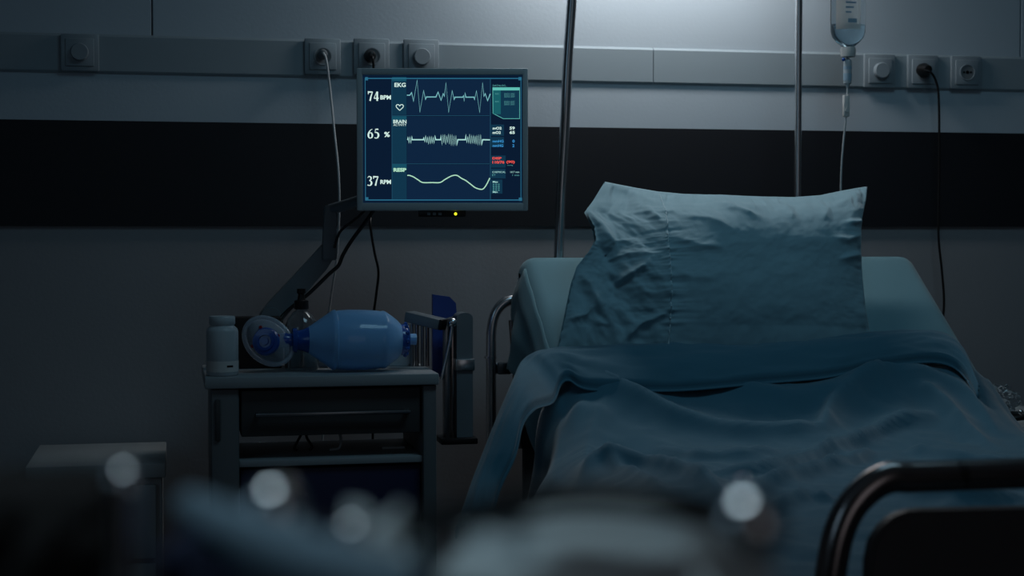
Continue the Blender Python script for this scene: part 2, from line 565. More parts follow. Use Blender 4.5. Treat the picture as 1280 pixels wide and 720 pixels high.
# sanitiser bottle with a black pump
yb = 3.385
c = at(377, 440, yb)
t = thing('pump_bottle', 'clear round shouldered bottle with a black pump behind the breathing mask', 'bottle', (c.x, yb, CT))
zsh = at(377, 388, yb).z - CT
mt = T(c.x, yb, CT + 0.0005)
bm = new()
R_ = 0.036
lathe(bm, [(0, 0), (R_ - 0.003, 0), (R_, 0.004), (R_, zsh - 0.045), (R_ * 0.96, zsh - 0.033), (R_ * 0.8, zsh - 0.018), (R_ * 0.55, zsh - 0.006), (0.0125, zsh), (0.0125, zsh + 0.006), (0.0105, zsh + 0.006),
           (0.0105, zsh - 0.002), (R_ * 0.78, zsh - 0.021), (R_ - 0.003, zsh - 0.042), (R_ - 0.003, 0.005), (0, 0.004)], mtx=mt)
obj('bottle_body', bm, M['clear'], t)
bm = new()
lathe(bm, [(0, zsh + 0.002), (0.0150, zsh + 0.002), (0.0155, zsh + 0.004), (0.0150, zsh + 0.020), (0.0085, zsh + 0.022), (0.0065, zsh + 0.034), (0.0095, zsh + 0.036), (0.0095, zsh + 0.045), (0, zsh + 0.046)], n=28, mtx=mt)
tube(bm, [mt @ Vector((0, 0, zsh + 0.041)), mt @ Vector((0.004, 0.018, zsh + 0.041)), mt @ Vector((0.007, 0.033, zsh + 0.035))], [0.005, 0.0045, 0.003], n=10)
obj('pump_head', bm, M['black'], t)
bm = new()
tube(bm, [mt @ Vector((0, 0, 0.01)), mt @ Vector((0, 0, zsh + 0.004))], 0.0032, n=10)
obj('dip_tube', bm, M['clear'], t)

# resuscitator bag with mask
YA = 3.325
S = 3.42 / FPX          # metres per photo pixel at that distance


def pr(px, r):
    return (r * S, (px - 450) * S)


ca = at(450, 430, YA)
zc = CT + 37.0 * S + 0.002
t = thing('resuscitator_bag', 'translucent blue resuscitator bag with clear face mask lying on the cart', 'resuscitator', (ca.x, YA, CT))
dz = Vector((math.cos(-0.10), -math.sin(0.10) * 0.3, -0.006))
mA = frm(Vector((ca.x, YA, zc)), Vector((1.0, 0.02, -0.01)))
bm = new()
prof = [pr(383, 0), pr(383, 12), pr(386, 15), pr(396, 22), pr(406, 29), pr(413, 34), pr(416, 36.3), pr(419, 36.8), pr(421, 35.6), pr(424, 36.2), pr(436, 37), pr(455, 36.6), pr(470, 35.8), pr(475, 35), pr(478, 35.6),
        pr(481, 34.6), pr(487, 30.5), pr(495, 24.5), pr(500, 19), pr(502, 16), pr(502, 0)]
lathe(bm, prof, n=56, mtx=mA)
obj('bag', bm, M['ambu'], t)
bm = new()
lathe(bm, [pr(497, 0), pr(497, 16), pr(499, 19), pr(505, 19.5), pr(508, 18), pr(510, 15), pr(510, 0)], n=40, mtx=mA)
for k in range(12):
    a = 2 * PI * k / 12
    p = mA @ Vector((19 * S * math.cos(a), 19 * S * math.sin(a), (506 - 450) * S))
    r = bmesh.ops.create_icosphere(bm, subdivisions=1, radius=3.0 * S, matrix=Matrix.Translation(p))
e = obj('inlet_valve', bm, M['ambu_dark'], t)
bm = new()
lathe(bm, [pr(508, 0), pr(508, 7), pr(520, 7), pr(520, 5), pr(514, 5), pr(514, 0)], n=24, mtx=mA @ T(0.008, 0, 0))
obj('inlet_port', bm, M['ambu'], e)
bm = new()
lathe(bm, [pr(352, 0), pr(352, 8), pr(360, 9.5), pr(363, 8.5), pr(367, 9), pr(368, 14), pr(373, 15), pr(374, 12), pr(380, 13), pr(387, 16), pr(389, 14), pr(389, 0)], n=36, mtx=mA)
obj('neck_valve', bm, M['ambu_dark'], t)
# mask: a shallow clear dome turned towards the camera
cm = mA @ Vector((0, 0, (336 - 450) * S))
cm.y = YA - 0.012
nm = Vector((-0.30, -1, 0.12)).normalized()
mM = Matrix.Translation(cm) @ nm.to_track_quat('Z', 'Y').to_matrix().to_4x4() @ Matrix.Rotation(math.radians(-40), 4, 'Z')


def shell(bm, prof, ex, ey, mtx, n=48):
    rings = []
    for r, z, k in prof:
        rings.append([bm.verts.new(mtx @ Vector(((r * (ex * k + 1 - k)) * math.cos(2 * PI * j / n), (r * (ey * k + 1 - k)) * math.sin(2 * PI * j / n), z))) for j in range(n)])
    for a, b in zip(rings, rings[1:]):
        for j in range(n):
            bm.faces.new((a[j], a[(j + 1) % n], b[(j + 1) % n], b[j]))


bm = new()
shell(bm, [(0.010, 0.012, 0), (0.016, 0.010, 0.3), (0.026, 0.003, 0.7), (0.040, -0.010, 1), (0.044, -0.018, 1)], 1.22, 0.92, mM)
mk = obj('face_mask', bm, M['mask'], t)
md = mk.modifiers.new('thick', 'SOLIDIFY')
md.thickness = 0.0012
bm = new()
rim = [mM @ Vector((0.046 * 1.22 * math.cos(2 * PI * j / 40), 0.046 * 0.92 * math.sin(2 * PI * j / 40), -0.020)) for j in range(41)]
tube(bm, rim, 0.0052, n=12, cap=False)
obj('mask_cushion', bm, M['mask_rim'], mk)
bm = new()
lathe(bm, [(0, 0.0), (0.017, 0.0), (0.0225, 0.004), (0.024, 0.010), (0.0215, 0.016), (0.016, 0.0165), (0.0155, 0.020), (0.011, 0.0205), (0.0105, 0.017), (0.006, 0.017), (0.006, 0.022), (0, 0.022)], n=40, mtx=mM @ T(0.004, 0.0, 0.003) @ Matrix.Diagonal((1.2, 1.2, 1, 1)))
kn = obj('elbow_connector', bm, M['ambu_dark'], mk)
for a in (100, 190, 285):
    p = mM @ Vector((0.0285 * math.cos(math.radians(a - 40)), 0.0285 * math.sin(math.radians(a - 40)), 0.006))
    bm = new()
    lathe(bm, [(0, 0), (0.0036, 0), (0.0036, 0.003), (0, 0.004)], n=14, mtx=frm(p, nm))
    obj('strap_hook', bm, M['red'], mk)

# ------------------------------------------------------------------ equipment bracket on the right end of the cart
YE = 3.40


def ex(px, y=YE):
    return at(px, 440, y).x


def ez(px, py, y=YE):
    return at(px, py, y).z


t = thing('equipment_bracket', 'grey and chrome equipment bracket fixed to the right end of the cart', 'bracket', (CX1, YE, CT))
yc = YE - 0.03
bm = new()
x0, x1 = ex(568), ex(588)
z0, z1 = ez(575, 546), ez(575, 390)
poly = []
for k in range(9):
    a = PI - PI * k / 8
    poly.append(((x0 + x1) / 2 + (x1 - x0) / 2 * math.cos(a), z1 - 0.012 + 0.012 * math.sin(a)))
poly += [(x1, z0), (x0, z0)]
prism(bm, poly, yc, yc + 0.05)
obj('column', bm, M['grey_plastic'], t)
obj('guide_rail', bx(ex(553), ex(560), yc + 0.004, yc + 0.03, z0, ez(556, 400), bev=0.002), M['steel'], t)
obj('guide_rail', bx(ex(561.5), ex(566.5), yc + 0.008, yc + 0.03, z0, ez(556, 400), bev=0.002), M['chrome_dark'], t)
bm = new()
box(bm, ex(566), ex(590), yc - 0.006, yc + 0.056, ez(578, 462), ez(578, 447), bev=0.003)
obj('clamp', bm, M['chrome'], t)
obj('foot_plate', bx(ex(547), ex(592), yc - 0.02, yc + 0.06, ez(570, 552), ez(570, 544.5), bev=0.002), M['black'], t)
# tilted cross arm
bm = new()
pa, pb = at(511, 395, YE + 0.02), at(553, 405, YE - 0.03)
dirv = (pb - pa)
L = dirv.length
mx_ = Matrix.Translation(pa) @ dirv.to_track_quat('X', 'Z').to_matrix().to_4x4()
box(bm, 0, L, -0.02, 0.02, -0.012, 0.011, bev=0.003, mtx=mx_)
ar = obj('cross_arm', bm, M['grey_plastic'], t)
bm = new()
box(bm, L, L + 0.006, -0.018, 0.018, -0.012, 0.011, bev=0.002, mtx=mx_)
obj('end_cap', bm, M['black'], ar)
for i, (q, m) in enumerate([(515, 'steel'), (521, 'chrome_dark'), (528, 'steel'), (534, 'chrome_dark')]):
    bm = new()
    x = ex(q, YE + 0.02)
    tube(bm, [(x, YE + 0.02, CT), (x, YE + 0.02, ez(q, 400))], 0.0045 if i % 2 else 0.0035, n=12)
    obj('upright_rod', bm, M[m], t)
bm = new()
bp = at(565.5, 403, yc - 0.012)
bmesh.ops.create_uvsphere(bm, u_segments=20, v_segments=12, radius=0.010, matrix=Matrix.Translation(bp))
tube(bm, [bp, at(563, 425, yc - 0.012), at(552, 474, yc - 0.012)], 0.0036, n=12)
obj('lever', bm, M['chrome'], t)
# the blue board held behind the cross arm
bm = new()
pl = [(541, 368), (562, 371), (570, 379), (571, 394), (557, 398), (557, 472), (541, 470)]
prism(bm, [(at(a, b, YE + 0.035).x, at(a, b, YE + 0.035).z) for a, b in pl], YE + 0.035, YE + 0.050)
tag(obj('clipboard', bm, M['blue_folder']), 'blue plastic board standing up behind the bracket arm beside the cart', 'clipboard')

# ------------------------------------------------------------------ monitor arm
t = thing('monitor_arm', 'grey jointed support arm rising from the cart back to the monitor', 'arm', at(338, 400, 3.52))
YM = 3.515


def slab(bm, pts, wpx, y0, y1):
    """flat rounded beam following pts (x,z) on the room plane"""
    n = len(pts)
    left, right = [], []
    for i in range(n):
        a = Vector(pts[max(i - 1, 0)]); b = Vector(pts[min(i + 1, n - 1)])
        d_ = (b - a).normalized()
        nn = Vector((-d_.y, d_.x)) * (wpx[i] / 2)
        left.append((pts[i][0] + nn.x, pts[i][1] + nn.y))
        right.append((pts[i][0] - nn.x, pts[i][1] - nn.y))
    prism(bm, left + right[::-1], y0, y1)


def XZ(px, py, y):
    p = at(px, py, y)
    return (p.x, p.z)


k = 3.6 / FPX
bm = new()
slab(bm, [XZ(334, 402, YM), XZ(345, 388, YM), XZ(370, 360, YM), XZ(398, 329, YM), XZ(414, 308, YM)], [26 * k, 27 * k, 25 * k, 24 * k, 20 * k], YM - 0.014, YM + 0.014)
bmesh.ops.bevel(bm, geom=bm.edges[:], offset=0.003, segments=2, affect='EDGES')
obj('lower_beam', bm, M['arm'], t)
bm = new()
slab(bm, [XZ(411, 325, YM), XZ(411.5, 305, YM), XZ(411.5, 280, YM), XZ(412.5, 257, YM)], [18 * k, 17 * k, 15 * k, 15 * k], YM - 0.022, YM + 0.006)
bmesh.ops.bevel(bm, geom=bm.edges[:], offset=0.003, segments=2, affect='EDGES')
ub = obj('upright', bm, M['arm'], t)
bm = new()
p = at(338, 397, YM)
lathe(bm, [(0, -0.02), (0.022, -0.02), (0.024, -0.016), (0.024, 0.016), (0.022, 0.02), (0, 0.02)], n=32, mtx=T(p.x, YM, p.z) @ AX_Y)
obj('pivot', bm, M['arm'], t)
p2 = at(338, 397, YM)
obj('base', bx(p2.x - 0.03, p2.x + 0.03, 3.549, 3.60, CT + 0.001, p2.z + 0.0, bev=0.004), M['black'], t)
obj('axle', bx(p2.x - 0.012, p2.x + 0.012, YM + 0.01, 3.56, p2.z - 0.02, p2.z, bev=0.002), M['black'], t)

# monitor, facing the camera
YMON = 3.33
mc = at(553.2, 174.8, YMON)
dist = (mc - EYE).dot(FW)
SM = dist / FPX


def U(px):
    return (px - 553.2) * SM


def V(py):
    return (174.8 - py) * SM


t = thing('patient_monitor', 'lit patient monitor showing vital sign traces beside the bed', 'monitor', mc, (0, 0, 0))
ROT = Matrix.Rotation(-YAW, 4, 'Z')
WM = Matrix.Translation(mc) @ ROT       # monitor frame: x right, -y to the viewer, z up


def mobj(name, bm, m, parent, **kw):
    for v in bm.verts:
        v.co = WM @ v.co
    return obj(name, bm, m, parent, **kw)


hw, hh = 213.5 / 2 * SM, 177 / 2 * SM
sx0, sx1, sz0, sz1 = U(454), U(653), V(253.5), V(94.5)
bm = new()
# bezel ring
outer = [(-hw, -hh), (hw, -hh), (hw, hh), (-hw, hh)]
box(bm, -hw, sx0, -0.012, 0.03, -hh, hh, bev=0.0025)
box(bm, sx1, hw, -0.012, 0.03, -hh, hh, bev=0.0025)
box(bm, sx0 - 0.004, sx1 + 0.004, -0.012, 0.03, sz1, hh, bev=0.0025)
box(bm, sx0 - 0.004, sx1 + 0.004, -0.012, 0.03, -hh, sz0, bev=0.0025)
mobj('bezel', bm, M['bezel'], t)
bm = new()
box(bm, -hw + 0.004, hw - 0.004, 0.028, 0.045, -hh + 0.004, hh - 0.004, bev=0.004)
box(bm, -hw * 0.6, hw * 0.6, 0.044, 0.07, -hh * 0.6, hh * 0.6, bev=0.008)
mobj('back_shell', bm, M['black'], t)
# swivel bracket from the arm to the shell
bm = new()
q1 = at(412.5, 262, YM - 0.01)
q2 = WM @ Vector((-hw * 0.3, 0.07, -hh * 0.5))
tube(bm, catmull([q1, q1.lerp(q2, 0.35) + Vector((0, 0, -0.004)), q1.lerp(q2, 0.8), q2], 5), 0.012, n=14)
obj('swivel', bm, M['arm'], t)
bm = new()
box(bm, U(523), U(582), -0.004, 0.012, V(271), V(263), bev=0.001)
bpn = mobj('button_strip', bm, M['black'], t)
bm = new()
bmesh.ops.create_uvsphere(bm, u_segments=14, v_segments=8, radius=1.9 * SM, matrix=Matrix.Translation((U(569.5), -0.005, V(267.3))))
mobj('power_light', bm, glow('yellow_led', (230, 230, 40), 1.6), bpn)
for q in (534, 541, 548):
    bm = new()
    box(bm, U(q), U(q + 4), -0.006, -0.002, V(269), V(265.5), bev=0.0005)
    mobj('button', bm, M['grey_plastic'], bpn)

# ---- screen and its picture
M['scr'] = glow('screen_navy', (9, 26, 48), 1.0)
M['scr_mid'] = glow('screen_blue', (14, 36, 62), 1.0)
M['scr_side'] = glow('screen_teal_dark', (16, 52, 74), 1.0)
M['scr_hd'] = glow('screen_teal_head', (22, 78, 98), 1.0)
M['scr_frame'] = glow('screen_frame', (40, 104, 132), 1.0)
M['scr_line'] = glow('screen_grid', (30, 74, 98), 1.0)
M['scr_box'] = glow('screen_box', (24, 92, 100), 1.0)
M['scr_boxhd'] = glow('screen_box_head', (96, 190, 180), 1.0)
M['g_white'] = glow('screen_white', (212, 240, 232), 1.0)
M['g_wave'] = glow('screen_wave', (122, 190, 196), 1.0)
M['g_brain'] = glow('screen_brain', (170, 224, 218), 1.0)
M['g_resp'] = glow('screen_resp', (176, 226, 196), 1.0)
M['g_blue'] = glow('screen_text_blue', (60, 150, 215), 1.0)
M['g_red'] = glow('screen_text_red', (236, 84, 76), 1.0)
M['g_dim'] = glow('screen_text_dim', (86, 158, 158), 1.0)
scr = mobj('screen', bx(sx0 - 0.002, sx1 + 0.002, -0.004, 0.026, sz0 - 0.002, sz1 + 0.002), M['scr'], t, smooth=False)


def rect(bm, a, b, c, d_, layer):
    y = -0.0042 - 0.0002 * layer
    vs = [bm.verts.new((U(x), y, V(z))) for x, z in ((a, d_), (c, d_), (c, b), (a, b))]
    bm.faces.new(vs)


def gfx(name, rects, m, layer):
    bm = new()
    for r in rects:
        rect(bm, *r, layer)
    return mobj(name, bm, M[m], scr, smooth=False)


def ribbon(bm, pts, wd, layer):
    """line of width wd (one or a list) photo pixels through pts, with mitred joins"""
    y = -0.0042 - 0.0002 * layer
    n = len(pts)
    ws = wd if isinstance(wd, (list, tuple)) else [wd] * n
    P = [Vector(p) for p in pts]
    prev = None
    for i in range(n):
        d1 = (P[i] - P[i - 1]).normalized() if i else None
        d2 = (P[i + 1] - P[i]).normalized() if i < n - 1 else None
        d_ = ((d1 or d2) + (d2 or d1))
        d_ = d_.normalized() if d_.length > 1e-4 else (d2 or d1)
        nn = Vector((-d_.y, d_.x))
        base = d1 or d2
        c = abs(nn.dot(Vector((-base.y, base.x))))
        s_ = ws[i] / 2 / max(c, 0.55)
        a, b = P[i] + nn * s_, P[i] - nn * s_
        va, vb = bm.verts.new((U(a.x), y, V(a.y))), bm.verts.new((U(b.x), y, V(b.y)))
        if prev:
            bm.faces.new((prev[0], va, vb, prev[1]))
        prev = (va, vb)


def line(name, polys, wd, m, layer=4):
    bm = new()
    for p in polys:
        ribbon(bm, p, wd, layer)
    return mobj(name, bm, M[m], scr, smooth=False)


def text(name, s, x0, x1, ytop, ybot, m, layer=4, bold=0.0, parent=None):
    cu = bpy.data.curves.new(name, 'FONT')
    cu.body = s
    cu.offset = bold
    cu.resolution_u = 3
    o = bpy.data.objects.new(name, cu)
    COL.objects.link(o)
    dg = bpy.context.evaluated_depsgraph_get()
    dg.update()
    me = bpy.data.meshes.new_from_object(o.evaluated_get(dg))
    COL.objects.unlink(o)
    bpy.data.objects.remove(o)
    bm = new()
    bm.from_mesh(me)
    xs = [v.co.x for v in bm.verts]
    ys = [v.co.y for v in bm.verts]
    ax, bx_, ay, by = min(xs), max(xs), min(ys), max(ys)
    for v in bm.verts:
        u = (v.co.x - ax) / (bx_ - ax)
        q = (v.co.y - ay) / max(by - ay, 1e-6)
        v.co = Vector((U(x0 + (x1 - x0) * u), -0.0042 - 0.0002 * layer, V(ybot + (ytop - ybot) * q)))
    return mobj(name, bm, M[m], parent or scr, smooth=False)


gfx('trace_field', [(509, 99, 613, 144), (509, 146, 613, 204), (509, 206, 613, 249)], 'scr_mid', 1)
gfx('side_column', [(490.5, 99, 508.5, 144), (490.5, 152, 508.5, 204), (490.5, 214, 508.5, 249)], 'scr_side', 1)
for q_ in [(490.5, 97, 508.5, 102), (490.5, 145.5, 508.5, 151.5), (490.5, 205, 508.5, 213)]:
    gfx('column_header', [q_], 'scr_hd', 2)
gfx('grid_line', [(489.8, 99, 490.5, 250), (612.6, 99, 613.5, 250), (490, 144.5, 612, 145.2), (490, 204.5, 612, 205.2)], 'scr_line', 2)
gfx('outer_frame', [(456.5, 98, 651.5, 99.2), (456.5, 249.3, 651.5, 250.6), (456.5, 98, 457.3, 250), (650.8, 98, 651.6, 250)], 'scr_frame', 3)
for q_ in [(457, 97, 460.5, 101), (648, 97, 652, 101), (457, 246.5, 460.5, 250), (648.5, 247, 652.5, 251)]:
    gfx('corner_mark', [q_], 'scr_frame', 4)

# serif numerals as swelling strokes in a 0..1 box
GL = {
    '7': [([(0.05, 0.72), (0.08, 0.97), (0.5, 0.95), (0.95, 0.97)], [.06, .14, .15, .10]), ([(0.93, 0.96), (0.62, 0.5), (0.42, 0.0)], [.08, .14, .18])],
    '4': [([(0.62, 1.0), (0.04, 0.30)], [.07, .07]), ([(0.03, 0.28), (1.0, 0.28)], [.11, .11]), ([(0.70, 1.0), (0.70, 0.0)], [.19, .19])],
    '6': [([(0.9, 1.0), (0.5, 0.86), (0.2, 0.58), (0.12, 0.3), (0.25, 0.08), (0.52, 0.02), (0.8, 0.12), (0.88, 0.33), (0.75, 0.54), (0.5, 0.6), (0.25, 0.5)], [.04, .09, .16, .2, .14, .08, .15, .19, .14, .08, .05])],
    '5': [([(0.85, 0.97), (0.32, 0.97)], [.14, .12]), ([(0.30, 0.98), (0.2, 0.6)], [.06, .06]), ([(0.2, 0.6), (0.5, 0.63), (0.8, 0.5), (0.86, 0.27), (0.68, 0.07), (0.38, 0.01), (0.12, 0.07)], [.06, .12, .18, .2, .14, .08, .13])],
    '3': [([(0.12, 0.84), (0.3, 0.98), (0.55, 0.98), (0.76, 0.86), (0.72, 0.66), (0.42, 0.54)], [.05, .08, .1, .18, .14, .05]), ([(0.42, 0.54), (0.75, 0.46), (0.86, 0.27), (0.7, 0.07), (0.38, 0.01), (0.1, 0.08)], [.05, .14, .2, .15, .08, .14])],
}


def number(s, x0, y0, wd, ht):
    bm = new()
    cw = wd / len(s)
    for i, ch in enumerate(s):
        for pts, ws in GL[ch]:
            pp = [Vector((x0 + (i + 0.06 + a * 0.84) * cw, y0 + ht * (1 - b), 0)) for a, b in pts]
            if len(pts) > 3 and ch != '7':
                cp = catmull(pp, 4)
                wl = []
                for j in range(len(ws) - 1):
                    wl += [ws[j] + (ws[j + 1] - ws[j]) * q / 4 for q in range(4)]
                wl.append(ws[-1])
            else:
                cp, wl = pp, ws
            ribbon(bm, [(p.x, p.y) for p in cp], [q * ht * 0.95 for q in wl], 5)
    return mobj('readout', bm, M['g_white'], scr, smooth=False)


number('74', 460, 115, 14.5, 11.5)
number('65', 459.5, 161.5, 15.5, 11.5)
number('37', 458.5, 220.5, 15.5, 11.5)
text('unit_text', 'BPM', 475.8, 489, 119.5, 124.8, 'g_white', bold=0.03)
text('unit_text', '%', 480.5, 487.5, 165, 171.5, 'g_white', bold=0.03)
text('unit_text', 'RPM', 475.5, 488.8, 224.8, 230, 'g_white', bold=0.03)
text('channel_title', 'EKG', 493.5, 507.5, 104, 109.3, 'g_white', bold=0.025)
text('channel_title', 'BRAIN', 491.8, 508.3, 150, 154.5, 'g_white', bold=0.02)
text('channel_title', 'ACTIVITY', 492, 508.3, 155, 157.8, 'g_white', bold=0.0)
text('channel_title', 'RESP', 492, 508, 210, 214.8, 'g_resp', bold=0.05)
hp = [(500, 138.4), (496, 134.6), (495.4, 132.6), (496.6, 131.2), (498.6, 131.2), (500, 132.8), (501.4, 131.2), (503.4, 131.2), (504.6, 132.6), (504, 134.6), (500, 138.4)]
line('heart_icon', [hp], 0.9, 'g_white')
k2 = 175 / 1280.


def z1(x, y):
    return (445 + x * k2, 85 + y * k2)


ekg = [(468, 252), (495, 252), (511, 228), (528, 306), (561, 116), (586, 404), (620, 210), (637, 290), (646, 268), (733, 268), (752, 224), (779, 298), (799, 238), (810, 262), (824, 140), (848, 406), (881, 212), (898, 292), (906, 270),
       (978, 270), (985, 256), (990, 306), (998, 232), (1005, 270), (1080, 270), (1085, 292), (1102, 212), (1131, 408), (1158, 140), (1170, 262), (1182, 238), (1204, 302), (1228, 240)]
line('ekg_trace', [[z1(*p) for p in ekg]], 1.25, 'g_wave')
random.seed(3)
bp_ = [(509.5, 175)]
x = 509.8
bursts = [(509.8, 515, 5), (529.5, 544.5, 5), (551, 572, 7), (582, 603, 6.5)]
for a, b, am in bursts:
    bp_.append((a, 174.8))
    x = a + 0.5
    s = 1
    while x < b:
        e_ = am * (0.45 + 0.55 * random.random())
        bp_.append((x, 174.8 - s * e_))
        s = -s
        x += 1.15
    bp_.append((b + 0.3, 174.8))
bp_.append((612.5, 175))
line('brain_trace', [bp_], 1.45, 'g_brain')
rs_ = [(509.2, 219.3), (512, 219.3), (517, 221.2), (523, 225), (528.5, 228.1), (540, 228.2), (550, 228.1), (556, 224.5), (563, 220.6), (568, 219.1), (572, 219.6), (577, 223), (582, 225.5), (588, 230), (594, 234.5), (600, 236.5), (604, 236), (608, 231), (612.3, 222.5)]
line('breathing_trace', [[(p.x, p.y) for p in catmull([(a, b, 0) for a, b in rs_], 4)]], 1.3, 'g_resp')
# right hand column
bm = new()
y = -0.0046
pg = [(616, 110), (649.5, 110), (649.5, 148.6), (629, 148.6), (616.3, 142)]
bm.faces.new([bm.verts.new((U(a), y, V(b))) for a, b in pg])
pn = mobj('info_box', bm, M['scr_side'], scr, smooth=False)
line('info_box_outline', [pg + [pg[0]]], 0.6, 'scr_boxhd', 3)
gfx('info_box_column', [(616.5, 113.5, 626, 143)], 'scr_box', 3)
gfx('info_box_header', [(616, 110, 649.5, 113.4)], 'scr_boxhd', 3)
text('small_text', 'DATALOG...', 616, 634, 106.4, 108.6, 'g_dim')
for yy in (117, 126.6):
    text('small_text', 'REC', 619, 624, yy, yy + 1.6, 'g_dim', 5)
    for j in range(3):
        text('small_text', 'DATA UNIT', 630.5, 643.5, yy + j * 1.9, yy + j * 1.9 + 1.4, 'g_dim', 5)
gfx('value_panel', [(614, 156, 630, 170), (614, 171.5, 630, 184), (614, 194.5, 632, 209.5), (614, 211, 632, 223), (614, 224.5, 628, 242)], 'scr_side', 2)
text('value_text', 'svO2', 615.8, 627, 158.8, 162.2, 'g_white', bold=0.03)
text('value_text', '59', 637, 643.5, 158.5, 162.4, 'g_white', bold=0.03)
text('value_text', 'mO2', 615.8, 626, 164.2, 167.6, 'g_white', bold=0.03)
text('value_text', '65', 637, 643.5, 163.8, 167.7, 'g_white', bold=0.03)
text('value_text', 'mmHG', 615.8, 629.5, 175, 178.2, 'g_blue', bold=0.02)
text('value_text', '0', 640.5, 643.3, 174.8, 178.4, 'g_blue', bold=0.02)
text('value_text', 'mmHG', 615.8, 629, 180.6, 183.8, 'g_blue', bold=0.02)
text('value_text', '2', 640.5, 643, 180.4, 184, 'g_blue', bold=0.02)
text('value_text', 'DISP', 615.5, 627, 196.4, 199.4, 'g_red', bold=0.04)
text('value_text', '110/76', 615.5, 630.5, 201, 204.6, 'g_red', bold=0.04)
text('value_text', '(90)', 633, 643.5, 200.8, 204.8, 'g_red', bold=0.04)
text('small_text', 'mmHg', 634, 641, 206, 207.6, 'g_dim')
text('small_text', 'CHEMICAL', 615.3, 632, 214, 216.2, 'g_brain')
text('small_text', 'ET', 615.3, 619.5, 217.6, 220, 'g_dim')
text('small_text', '10.7 min', 638, 649, 214, 216.2, 'g_brain')
text('small_text', '1 min', 640.5, 649, 217.8, 220, 'g_dim')
text('small_text', 'Max', 616, 622.5, 226.2, 228.4, 'g_brain', bold=0.02)
for j in range(4):
    text('small_text', '0 0 0', 616, 624.5, 229.6 + j * 2.4, 231.4 + j * 2.4, 'g_dim', bold=0.02)
text('small_text', 'Min', 616, 622, 239, 241, 'g_brain', bold=0.02)

cable('signal_cable', [at(468, 262, 3.44), at(455, 280, 3.46), at(440, 300, 3.475), at(429, 318, 3.48), at(423, 332, 3.482), at(412, 342, 3.485), at(385, 368, 3.485), at(358, 390, 3.485), at(346, 408, 3.47), at(344, 440, 3.45)],
      0.0042, M['black'], 'thick black cable from under the monitor running down along the support arm')
cable('signal_cable', [at(460, 258, 3.48), at(449, 270, 3.48), at(440, 277, 3.485), at(425, 290, 3.49), at(418, 310, 3.49)],
      0.0030, M['black'], 'short black cable from the monitor corner to the arm upright')

# ------------------------------------------------------------------ the bed
BX0, BX1 = 0.752, 1.695
HY, HZ = 3.45, 1.083          # top of the raised backrest (surface)
KY, KZ = 2.94, 0.715          # where it meets the flat part
FY = 1.66
bed = thing('hospital_bed', 'hospital bed with raised backrest under a teal sheet and chrome tube ends', 'bed', ((BX0 + BX1) / 2, 2.5, 0))


def rounded_sheet(prof, x0, x1, r, thick, name, m, parent, nx=40, flare=0.0):
    """padded slab following prof [(y,z)...] with rounded long edges"""
    bm = new()
    xs = []
    pts = []
    for i in range(len(prof)):
        a = Vector(prof[max(i - 1, 0)]); b = Vector(prof[min(i + 1, len(prof) - 1)])
        d_ = (b - a).normalized()
        nn = Vector((d_.y, -d_.x))
        if nn.y < 0:
            nn = -nn
        pts.append((Vector(prof[i]), nn))
    cs = []
    na = 6
    for j in range(na + 1):
        a = PI + (PI / 2) * (-j / na)
        cs.append((x0 + r + r * math.cos(a), -r + r * math.sin(a)))
    for j in range(1, nx):
        cs.append((x0 + r + (x1 - x0 - 2 * r) * j / nx, 0))
    for j in range(na + 1):
        a = PI / 2 * (1 - j / na)
        cs.append((x1 - r + r * math.cos(a), -r + r * math.sin(a)))
    cs = [(x0, -thick)] + cs + [(x1, -thick)]
    rings = []
    for p, nn in pts:
        rings.append([bm.verts.new((cx_, p.x + nn.x * h, p.y + nn.y * h)) for cx_, h in cs])
    for a, b in zip(rings, rings[1:]):
        for j in range(len(cs)):
            bm.faces.new((a[j], a[(j + 1) % len(cs)], b[(j + 1) % len(cs)], b[j]))
    bm.faces.new(rings[0])
    bm.faces.new(rings[-1][::-1])
    return obj(name, bm, m, parent, angle=60)


def bed_profile(n=26):
    pts = []
    # rounded head edge
    d_ = Vector((HY - KY, HZ - KZ)).normalized()
    nrm = Vector((-d_.y, d_.x))
    c0 = Vector((HY, HZ)) - nrm * 0.05 - d_ * 0.0
    for j in range(7):
        a = -math.radians(75) + math.radians(75) * j / 6
        v = nrm * math.cos(a) + d_ * (-math.sin(a))
        p = c0 + v * 0.05
        pts.append((p.x, p.y))
    for j in range(1, n):
        t_ = j / n
        pts.append((HY + (KY - HY) * t_, HZ + (KZ - HZ) * t_))
    for j in range(0, 20):
        t_ = j / 19
        pts.append((KY + (FY - KY) * t_, KZ))
    # soften the hinge
    out = []
    for i, p in enumerate(pts):
        lo, hi = max(0, i - 3), min(len(pts) - 1, i + 3)
        if i < 9:
            out.append(p)
        else:
            out.append((p[0], sum(pts[q][1] for q in range(lo, hi + 1)) / (hi - lo + 1) if hi - lo == 6 else p[1]))
    return out


rounded_sheet(bed_profile(), BX0, BX1, 0.035, 0.12, 'mattress', M['sheet'], bed)
